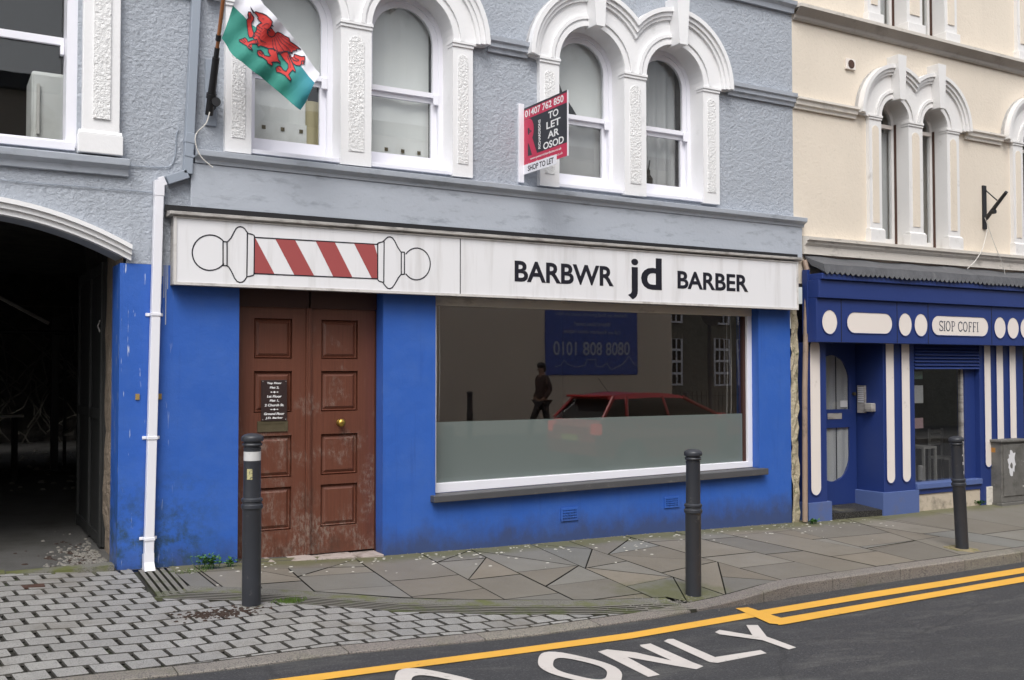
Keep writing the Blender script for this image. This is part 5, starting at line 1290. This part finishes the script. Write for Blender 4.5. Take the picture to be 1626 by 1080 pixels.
# things in the cafe window
for (px0,px1,py0,py1,lab) in ((1452,1465,590,602,'small pale green notice, top of three inside the cafe window'),(1452,1466,612,640,'white notice with dark print, middle of three inside the cafe window'),(1452,1466,664,680,'pinkish notice, lowest of three inside the cafe window')):
    a, b = onY(px0, py0, .11), onY(px1, py1, .11)
    tag(MB().box(a[0], b[0], .11, .113, b[1], a[1]).build('window_notice', paint('notice card '+str(py0), {590:(.30,.5,.42),612:(.6,.62,.62),664:(.5,.35,.36)}[py0], .6)), lab, 'notice')
ch = thing('cafe_chair', 'small white slatted chair inside the cafe window', 'chair', loc=(11.0,.75,.05))
def Cc(o): return local(o, ch)
cx0, cx1, cy = onY(1478,700,.8)[0], onY(1500,700,.8)[0], .8
Cc(MB().box(cx0, cx1, cy-.3, cy+.05, .42, .45).build('seat', 'furn', ch))
mb = MB()
for z in (.60,.68,.76): mb.box(cx0+.01, cx1-.01, cy+.03, cy+.045, z, z+.045)
Cc(mb.build('backrest', 'furn', ch))
for x in (cx0, cx1-.025):
    for y in (cy-.3, cy+.02): Cc(MB().box(x, x+.025, y, y+.025, -.05, .42 if y < cy else .82).build('leg', 'furn', ch))
tt_ = thing('cafe_table', 'small pale framed table inside the cafe window, left of the white chair', 'table', loc=(10.8,.5,.05))
ax0, ax1 = onY(1456,700,.5)[0], onY(1477,700,.5)[0]
o = MB().box(ax0, ax1, .4, .75, .60, .63).build('tabletop', 'furn', tt_); local(o, tt_)
for x in (ax0, ax1-.03):
    for y in (.4, .72): local(MB().box(x, x+.03, y, y+.03, -.05, .60).build('leg', 'furn', tt_), tt_)
o = MB().lathe([(.035,.24),(.035,.40),(.03,.42)], (onY(1462,760,.2)[0], .2, 0), 14).build('candle', 'furn'); tag(o, 'short pale candle standing on the cafe window sill', 'candle')

# wall fittings
a, b = onY(1341,93,0), onY(1356,113,0)
vt = thing('wall_vent', 'small square cream vent with a round brown grille high on the cream wall', 'vent', loc=(a[0],-.02,b[1]))
local(MB().box(a[0], b[0], -.03, .0, b[1], a[1]).build('cover', 'creamwood', vt, bevel=.004), vt)
local(MB().cyl(((a[0]+b[0])/2,-.029,(a[1]+b[1])/2),((a[0]+b[0])/2,-.034,(a[1]+b[1])/2), .052, n=20).build('grille', 'rust', vt), vt)
bk_ = thing('empty_flag_bracket', 'empty black flag bracket on the cream wall near the right edge', 'flag bracket', loc=(11.88,-.02,3.7))
local(MB().box(11.845, 11.92, -.02, .0, 3.45, 4.02).build('plate', 'black', bk_, bevel=.003), bk_)
p0, p1 = FP(1566,347,-.05), FP(1598,305,-.42)
mb = MB(); mb.cyl(p0, p1, .028, .022, 12); mb.cyl(p0.lerp(p1,.35)+Vector((.0,-.03,-.03)), p0.lerp(p1,.35)+Vector((.0,.03,-.03)), .03, n=12); local(mb.build('socket', 'black', bk_), bk_)
local(MB().cyl(FP(1566,303,-.02), FP(1583,318,-.2), .008).build('stay', 'black', bk_), bk_)

# ================================================================ STREET FURNITURE
def bollard_proto():
    b = thing('bollard', 'charcoal bollard with a white band and a yellow sticker, standing on the grey setts', 'bollard', 'street bollards')
    pf = [(.062,-.1),(.062,.635),(.066,.645),(.072,.652),(.072,.672),(.064,.680),(.063,.690),(.070,.697),(.070,.712),(.058,.722),(.0555,1.035),(.058,1.045),(.060,1.052)]
    MB().lathe(pf, n=32).build('post', 'bollard', b, smooth=True)
    MB().lathe([(.052,1.0521),(.053,1.062),(.063,1.066),(.066,1.074),(.063,1.082),(.056,1.086),(.056,1.093),(.071,1.098),(.073,1.106),(.073,1.122),(.069,1.130),(.055,1.140),(.035,1.146),(.004,1.150)], n=32).build('cap', 'bollard', b, smooth=True)
    return b
bp = [onS(399,962,G), onS(1101,945,G), onS(1528,872,G)]
b0 = bollard_proto(); b0.location = bp[0]
def copy_tree(o, parent=None):
    c = o.copy(); C.objects.link(c); c.parent = parent
    for chd in [x for x in bpy.data.objects if x.parent == o]: copy_tree(chd, c)
    return c
SC_ = 1.0
b1 = copy_tree(b0); b1.location = bp[1]; b1['label'] = 'plain charcoal bollard standing upright in front of the shop window'
b2 = copy_tree(b0); b2.location = bp[2]; b2['label'] = 'scuffed charcoal bollard leaning to the left, in front of the cafe window'
b2.rotation_euler = (0, R(-3.6), 0); b1.rotation_euler = (0, R(-.3), R(90))
MB().lathe([(.0568,.968),(.0568,1.028)], n=32).build('reflective_band', 'reflband', b0, smooth=True)
mb = MB(); n = 5
a0 = math.atan2(CAM_Y-bp[0][1], -bp[0][0])
vs = [(.0585*math.cos(a0-.62+i*.16), .0585*math.sin(a0-.62+i*.16), z) for z in (.845,.915) for i in range(n)]
link('sticker', vs, [(i,i+1,n+i+1,n+i) for i in range(n-1)], paint('yellow sticker', (.48,.44,.22), .5, .3, 60, dirt=(.1,.1,.08), dscale=60, dlo=.48, dhi=.6), b0)
mb = MB()
for i, (da, z, h) in enumerate(((.3,.86,.03),(.38,.77,.025),(.32,.62+.13,.02),(.25,.95,.015))):
    vs = [(.0575*math.cos(a0+da+k*.13), .0575*math.sin(a0+da+k*.13), zz) for zz in (z, z+h) for k in range(3)]; mb.add(vs, [(0,1,4,3),(1,2,5,4)])
mb.build('paint_chip', 'paper', b2)
# concrete collars at the feet
def collar(p, r, mat, label):
    mb = MB(); k = 18; vs = [(p[0]+.05*math.cos(6.283*i/k), p[1]+.05*math.sin(6.283*i/k), G(p[0],p[1])+.010) for i in range(k)]
    for i in range(k):
        rr = r*rnd.uniform(.75,1.15); x, y = p[0]+rr*math.cos(6.283*i/k), p[1]+rr*math.sin(6.283*i/k); vs.append((x, y, G(x,y)+.003))
    mb.add(vs, [(i,(i+1)%k,k+(i+1)%k,k+i)[::-1] for i in range(k)]); return tag(mb.build('mortar_collar', mat), kind='structure')
collar(bp[0], .085, 'granite_moss', ''); collar(bp[2], .16, paint('sandy mossy mortar', (.27,.22,.13), .9, .2, 8, dirt=(.12,.12,.04), dscale=9, dlo=.45, dhi=.6), '')

# utility cabinet
c0, c1, c2 = onS(1591,804,G), onS(1625,800,G), onS(1569,797,G)
cabx0, cabx1, caby = c0[0], c0[0]+.50, c0[1]
cabz = G(c0[0], c0[1])-.02; cabt = onY(1591, 703, caby)[1]
uc = thing('utility_cabinet', 'scruffy grey roadside cabinet with torn white paper on its door', 'utility cabinet', loc=(cabx0, caby, cabz))
def U(o): return local(o, uc)
U(MB().box(cabx0, cabx1, caby, caby+.34, cabz+.06, cabt).build('body', 'cab', uc, bevel=.006))
U(MB().box(cabx0-.015, cabx1+.015, caby-.015, caby+.355, cabz-.1, cabz+.0595).build('base', 'cab', uc, bevel=.006))
U(MB().box(cabx0-.03, cabx1+.03, caby-.03, caby+.37, cabt+.0005, cabt+.035).build('top', 'cab', uc, bevel=.01))
do = U(MB().box(cabx0+.035, cabx1-.035, caby-.012, caby-.0005, cabz+.14, cabt-.03).build('door', 'cab', uc, bevel=.004))
MB().cyl((cabx1-.07,caby-.012,cabz+.25),(cabx1-.07,caby-.022,cabz+.25),.012).build('lock', 'alu', do)
pz0, pz1 = cabt-.42, cabt-.09; pp = []
for i in range(26):
    t = 6.283*i/26; rr = rnd.uniform(.65,1.08); pp.append((cabx0+.20+.095*rr*math.cos(t), (pz0+pz1)/2+.17*rr*math.sin(t)))
hole_ = [(cabx0+.19+.03*math.cos(6.283*i/8), pz0+.12+.05*rnd.uniform(.5,1.1)*math.sin(6.283*i/8)) for i in range(8)]
U(extr([pp, hole_], caby-.0145, caby-.0125).build('torn_paper', 'paper', uc))
U(MB().box(cabx0-.0012, cabx0-.0002, caby+.08, caby+.22, cabt-.13, cabt-.07).build('orange_label', paint('orange label', (.35,.16,.03), .6), uc))

# small iron valve cover in the setts
q = onS(49, 932, G); mb = MB()
for i in range(4): mb.box(q[0]-.085, q[0]+.085, q[1]-.045+i*.024, q[1]-.045+i*.024+.018, q[2]-.004, q[2]+.008)
tag(mb.build('valve_cover', 'rust'), 'small rusty iron cover set among the grey setts', 'iron cover')

# weeds
def weed(px, py, n, hgt, spread, label, grass=False):
    q = onS(px, py, G); t = thing('grass_tuft' if grass else 'weed', label, 'grass tuft' if grass else 'weed', loc=q)
    mb = MB()
    for i in range(n):
        a = rnd.uniform(0, 6.283); r = rnd.uniform(0, spread); bx_, by_ = q[0]+r*math.cos(a), q[1]+r*math.sin(a)*.5
        if by_ > -.006 and not grass: by_ = -.006
        h = hgt*rnd.uniform(.35,1.); lx, ly = rnd.uniform(-.5,.5)*h, rnd.uniform(-.5,.1)*h; wv = .0022 if grass else rnd.uniform(.008,.016)
        if grass:
            mb.add([(bx_-wv,by_,q[2]),(bx_+wv,by_,q[2]),(bx_+lx*.6+wv*.6,by_+ly*.6,q[2]+h*.7),(bx_+lx*.6-wv*.6,by_+ly*.6,q[2]+h*.7),(bx_+lx*1.3,by_+ly*1.3,q[2]+h)], [(0,1,2,3),(3,2,4)])
        else:
            p = Vector((bx_+lx, by_+ly, q[2]+h)); dd = Vector((rnd.uniform(-1,1), rnd.uniform(-1,.2), rnd.uniform(-.3,.5))).normalized()*wv*2.2; s = dd.cross(Vector((rnd.uniform(-.3,.3),rnd.uniform(-.5,.5),1))).normalized()*wv
            mb.add([p, p+dd*.5+s, p+dd, p+dd*.5-s], [(0,1,2,3)])
            if i % 4 == 0: mb.cyl((bx_,by_,q[2]), p, .0015, n=4)
    local(mb.build('leaves', 'grassblade' if grass else 'leaf', t), t)
weed(330, 903, 190, .11, .10, 'larger leafy green weed at the foot of the blue wall')
weed(366, 899, 60, .06, .05, 'smaller green weed at the foot of the blue wall beside the door')
weed(458, 956, 260, .035, .14, 'bright green grass tuft in the slotted drain right of the banded bollard', True)
weed(1290, 832, 90, .05, .06, 'low green weed at the foot of the brown pipe')
weed(1545, 800, 120, .05, .10, 'low green weed at the foot of the cream wall under the cafe window')
weed(300, 908, 120, .02, .2, 'thin mossy grass along the foot of the blue wall by the white downpipe', True)
# ================================================================ ACROSS THE STREET (seen in the glass)
ob = thing('opposite_building', 'beige rendered building across the street with a blue poster on its wall', 'building', loc=(10,-13.5,0))
def O(o): return local(o, ob)
bz = -1.5
O(MB().box(-8, 17.95, -20, -13.5, bz, 7.2).build('wall', paint('beige render across the street', (.72,.62,.51), .85, .08, 1, bmp=.3, bscale=20), ob))
O(MB().box(-8.2, 18.1, -20.2, -13.3, 7.2, 7.5).build('roof', 'lead', ob))
for x in (-5.5,-1.5,2.5,6.5,10.5,14.5):
    wf = O(extr([rect(x,x+1.1,4.6,6.2), rect(x+.08,x+1.02,4.68,6.12)], -13.56, -13.49).build('window', 'white_sash', ob)); MB().box(x+.05,x+1.05,-13.515,-13.51,4.65,6.15).build('pane', 'dark', wf)
ps = thing('helpline_poster', 'blue helpline poster on the beige wall across the street', 'poster', loc=(15,-13.5,1.5))
def PO(o): return local(o, ps)
PO(MB().box(13.80, 16.75, -13.495, -13.47, 1.49, 3.75).build('board', plain('poster blue', (.07,.12,.42), .5), ps))
def ptext(s, cx, wd, z0, h, bold=0.):
    v, f = text_fit(s, 0, wd, z0, z0+h, bold=bold, depth=.004); vs = [(cx+wd/2-a, -13.465-b, c) for a, b, c in v]
    PO(link('lettering', vs, [q[::-1] for q in f], 'poster_ink', ps))
ptext('0808 808 1010', 15.25, 2.45, 2.02, .36, .01)
ptext('Call our freephone cancer helpline', 15.25, 1.8, 2.56, .12); ptext('Worried about cancer?', 15.25, 1.15, 2.78, .12)
ptext('Ffoniwch ein llinell gymorth canser am ddim', 15.25, 2.3, 3.02, .12); ptext('Yn poeni am ganser?', 15.25, 1.1, 3.22, .12)
mb = MB(); sk = [(13.65,1.72),(13.9,1.75),(14.1,2.0),(14.3,1.78),(14.5,1.7),(14.7,1.62),(14.85,1.8),(15.0,1.7),(15.2,1.72),(15.22,1.9),(15.5,1.9),(15.52,1.75),(15.8,1.7),(16.1,1.78),(16.2,1.9),(16.3,1.75),(16.5,1.7)]
stroke(mb, [(30.55-x, z) for x, z in sk], .02, -13.463, .004); PO(mb.build('skyline', 'poster_ink', ps))
sb = thing('stone_building', 'grey stone building with white barred windows further down across the street', 'building', loc=(24,-18,0))
def SO(o): return local(o, sb)
stone = paint('grey rubble stone', (.17,.165,.14), .9, .35, 3, bmp=1, bscale=6, bdist=.05, dirt=(.07,.07,.06), dscale=2)
SO(MB().box(18, 44, -26, -18, -2.2, 8).build('wall', stone, sb)); SO(MB().box(17.8, 44.2, -26.2, -17.8, 8, 8.3).build('roof', 'lead', sb))
for i, x in enumerate((20.2,21.3,23.4,24.5,27,28.1,31,32.1)):
    for z0, z1 in ((1.1,2.7),(3.2,4.6)):
        wf = SO(extr([rect(x,x+.75,z0,z1)]+[rect(x+.06+a*.22,x+.24+a*.22,z0+.06+b*(z1-z0)/4,z0-.02+(b+1)*(z1-z0)/4) for a in range(3) for b in range(4)], -17.98, -17.93).build('window', 'white_sash', sb)); MB().box(x,x+.75,-17.965,-17.96,z0,z1).build('pane', 'dark', wf)
rl = thing('railings', 'dark iron railings in front of the stone building across the street', 'railings', loc=(22,-14,-.5))
mb = MB(); z0 = FPZ(22,-14)
for i in range(46): x = 18.1+i*.16; mb.cyl((x,-13.9,z0),(x,-13.9,z0+1.25),.01, n=6)
local(mb.build('bars', 'black', rl), rl)
mb = MB(); 
for z in (.12,1.1): mb.box(18.05, 25.4, -13.92, -13.88, z0+z, z0+z+.03)
local(mb.build('rail', 'black', rl), rl)
ls = thing('street_sign_post', 'grey post carrying a round road sign on the far pavement', 'sign post', loc=(17.3,-11.2,FPZ(17.3,-11)))
local(MB().cyl((17.3,-11.2,FPZ(17.3,-11)),(17.3,-11.2,3.6),.05).build('post', 'bollard', ls), ls)
local(MB().cyl((17.3,-11.13,3.1),(17.3,-11.10,3.1),.36,n=28).build('sign_disc', 'bollard', ls), ls)
for i, x in enumerate((9.99, 15.9)):
    b = copy_tree(b1); b.location = (x, -10.45, FPZ(x,0)); b['label'] = ('charcoal bollard on the far pavement opposite the shop window', 'charcoal bollard on the far pavement beyond the red car')[i]

# ---- parked-lane red car
def car(x, y, z):
    t = thing('red_car', 'red hatchback driving past on the road, with its tail lamp lit', 'car', loc=(x, y, z))
    L = lambda o: local(o, t)
    paintm, nt, b = new_mat('red car paint'); b.inputs['Base Color'].default_value = (.42,.012,.012,1); b.inputs['Roughness'].default_value = .3; b.inputs['Coat Weight'].default_value = .6
    dg = plain('car glass', (.012,.014,.016), .08)
    # lower body: side profile with wheel arches; cross section narrows at sill and shoulder
    lo = [(-1.98,.35)] + arc(-1.25,.30,.36,180,0,12)[0:] + arc(1.28,.30,.36,180,0,12) + [(1.98,.35),(2.0,.55),(1.93,.72),(1.55,.86),(1.0,.95),(.2,.99),(-1.3,1.0),(-1.85,.98),(-1.98,.85),(-2.02,.6)]
    vs, fs = curve_mesh([lo], 1.66); vs = [(x+a, y+c*(1-.0), z+b_) for a, b_, c in vs]
    for i, v in enumerate(vs):
        k = 1-.06*max(0, (v[2]-z-.75)/.25)-.05*max(0,(abs(v[0]-x)-1.5)/.5); vs[i] = (v[0], y+(v[1]-y)*k, v[2])
    mb = MB(); mb.add(vs, fs); L(mb.build('body', paintm, t, bevel=.03))
    def house(prof, w0, w1, zb, zt, mat, name, par=t):
        P = [(x+a, z+b_) for a, b_ in prof]; n = len(P); vs = []
        for s in (-1,1):
            for a, b_ in P:
                k = (b_-z-zb)/(zt-zb); vs.append((a, y+s*(w0+(w1-w0)*k), b_))
        return link(name, vs, [tuple(range(n))[::-1], tuple(range(n,2*n))]+[(i,(i+1)%n,n+(i+1)%n,n+i) for i in range(n)], mat, par)
    L(house([(-1.86,.97),(-1.55,1.27),(-1.42,1.345),(-.6,1.36),(.05,1.345),(.40,1.25),(.72,1.11),(1.0,.95)], .76, .60, .97, 1.40, dg, 'windows'))
    rf = L(house([(-1.60,1.335),(-1.58,1.375),(-1.4,1.41),(-1.1,1.435),(-.8,1.445),(-.5,1.442),(-.2,1.425),(.05,1.39),(.22,1.335)], .62, .50, 1.335, 1.455, paintm, 'roof'))
    L(MB().box(x-1.72, x-1.45, y-.56, y+.56, z+1.37, z+1.41).build('spoiler', paintm, t, bevel=.012))
    for s in (-1,1):
        mb = MB()
        for (a0_, z0_), (a1_, z1_) in (((-1.84,.98),(-1.50,1.37)),((-.35,.98),(-.38,1.38)),((.96,.96),(.10,1.36)),((-1.30,.98),(-1.20,1.38))):
            w0_, w1_ = .768, .612; mb.cyl((x+a0_, y+s*w0_, z+z0_), (x+a1_, y+s*w1_, z+z1_), .035 if a0_ != -.35 else .025, n=8)
        L(mb.build('pillar', paintm, t))
        for wx in (-1.25, 1.28):
            wh = L(MB().cyl((x+wx, y+s*.66, z+.30),(x+wx, y+s*.84, z+.30), .30, n=32).build('wheel', plain('tyre', (.02,.02,.02), .8), t, bevel=.03))
            MB().cyl((x+wx, y+s*.845, z+.30),(x+wx, y+s*.852, z+.30), .19, n=20).build('rim', 'alu', wh)
        tl = plain('tail lamp', (.35,.01,.01), .2); bb = tl.node_tree.nodes['Principled BSDF']; bb.inputs['Emission Color'].default_value = (1,.06,.04,1); bb.inputs['Emission Strength'].default_value = .7
        L(MB().box(x-2.0, x-1.86, y+s*.70-.09, y+s*.70+.09, z+.72, z+.92).build('tail_lamp', tl, t, bevel=.02))
        L(MB().box(x+1.80, x+1.95, y+s*.62-.12, y+s*.62+.12, z+.62, z+.76).build('headlight', 'signrim', t, bevel=.02))
        L(MB().box(x+.72, x+.86, y+s*.90-.08, y+s*.90+.08, z+.95, z+1.07).build('door_mirror', paintm, t, bevel=.02))
    L(MB().cyl((x-1.15,y,z+1.44),(x-1.40,y,z+1.72), .006).build('aerial', 'black', t))
    L(MB().box(x-2.035, x-2.015, y-.26, y+.26, z+.60, z+.71).build('number_plate', paint('plate yellow', (.6,.5,.05), .5), t))
car(12.1, -6.75, RD(11.5, -6.75)-.04)

# ---- person walking on the far pavement
def skin_obj(name, nodes, edges, mat, parent, lv=2):
    me = bpy.data.meshes.new(name); me.from_pydata([n[:3] for n in nodes], edges, []); me.update()
    o = bpy.data.objects.new(name, me); C.objects.link(o); o.parent = parent; me.materials.append(M[mat] if isinstance(mat, str) else mat)
    md = o.modifiers.new('skin', 'SKIN'); md.use_smooth_shade = True
    sv = me.skin_vertices[0].data if me.skin_vertices else None
    if sv is None:
        bm = bmesh.new(); bm.from_mesh(me); bm.verts.layers.skin.verify(); bm.to_mesh(me); bm.free(); sv = me.skin_vertices[0].data
    for i, n in enumerate(nodes): sv[i].radius = (n[3], n[4] if len(n) > 4 else n[3]); sv[i].use_root = (i == 0)
    s = o.modifiers.new('sub', 'SUBSURF'); s.levels = lv; s.render_levels = lv
    return o
pz = FPZ(11.9, -11.5)
pe = thing('person', 'person in a dark jacket with dark hair walking along the far pavement', 'person', loc=(12.45,-11.5,pz-.04)); pe.rotation_euler = (0,0,R(180)); pe.scale = (1.03,1.03,1.03)
# facing local +x
nod = [(0,0,.95,.13,.16),(0,0,1.15,.11,.15),(0,0,1.35,.12,.17),(.01,0,1.48,.07,.08),(.02,0,1.53,.06,.06),(.03,0,1.60,.085,.07),(.03,0,1.69,.08,.068),
       (.0,.19,1.42,.055),(-.06,.24,1.18,.045),(.08,.20,.98,.036),(.13,.15,.93,.03),(.0,-.19,1.42,.055),(-.08,-.24,1.18,.045),(.06,-.20,.98,.036),(.12,-.15,.93,.03),
       (.02,.09,.86,.09),(.20,.09,.50,.06),(.30,.09,.12,.045),(.30,.09,.05,.04),(.42,.09,.04,.03),(-.02,-.09,.86,.09),(-.08,-.09,.48,.06),(-.34,-.09,.16,.045),(-.38,-.09,.08,.04),(-.28,-.09,.03,.03)]
edg = [(0,1),(1,2),(2,3),(3,4),(4,5),(5,6),(2,7),(7,8),(8,9),(9,10),(2,11),(11,12),(12,13),(13,14),(0,15),(15,16),(16,17),(17,18),(18,19),(0,20),(20,21),(21,22),(22,23),(23,24)]
skin_obj('body', nod, edg, plain('skin tone', (.35,.20,.14), .6), pe)
jk = plain('dark brown jacket', (.06,.032,.028), .7)
skin_obj('jacket', [(0,0,.88,.135,.17),(0,0,1.12,.14,.18),(0,0,1.34,.15,.20),(.01,0,1.50,.10,.105),(.0,.19,1.41,.08),(-.06,.25,1.18,.065),(.08,.21,.98,.055),(.0,-.19,1.41,.08),(-.08,-.25,1.18,.065),(.06,-.21,.98,.055)], [(0,1),(1,2),(2,3),(2,4),(4,5),(5,6),(2,7),(7,8),(8,9)], jk, pe)
skin_obj('trousers', [(0,0,.93,.14,.17),(.02,.09,.84,.10),(.20,.09,.50,.075),(.29,.09,.14,.06),(-.02,-.09,.84,.10),(-.08,-.09,.48,.075),(-.33,-.09,.18,.06)], [(0,1),(1,2),(2,3),(0,4),(4,5),(5,6)], plain('dark trousers', (.02,.02,.024), .8), pe)
mb = MB(); mb.ell((.015,0,1.695),(.112,.092,.085), 16, 10); mb.ell((-.03,0,1.63),(.085,.085,.09), 14, 8); mb.build('hair', 'black', pe, smooth=True)
mb = MB(); mb.ell((.125,0,1.60),(.02,.012,.02)); mb.build('nose', plain('skin', (.35,.20,.14), .6), pe, smooth=True)
for sx in ((.37,.09,.045),(-.32,-.09,.05)):
    MB().ell(sx, (.14,.05,.05), 12, 8).build('shoe', 'black', pe, smooth=True)
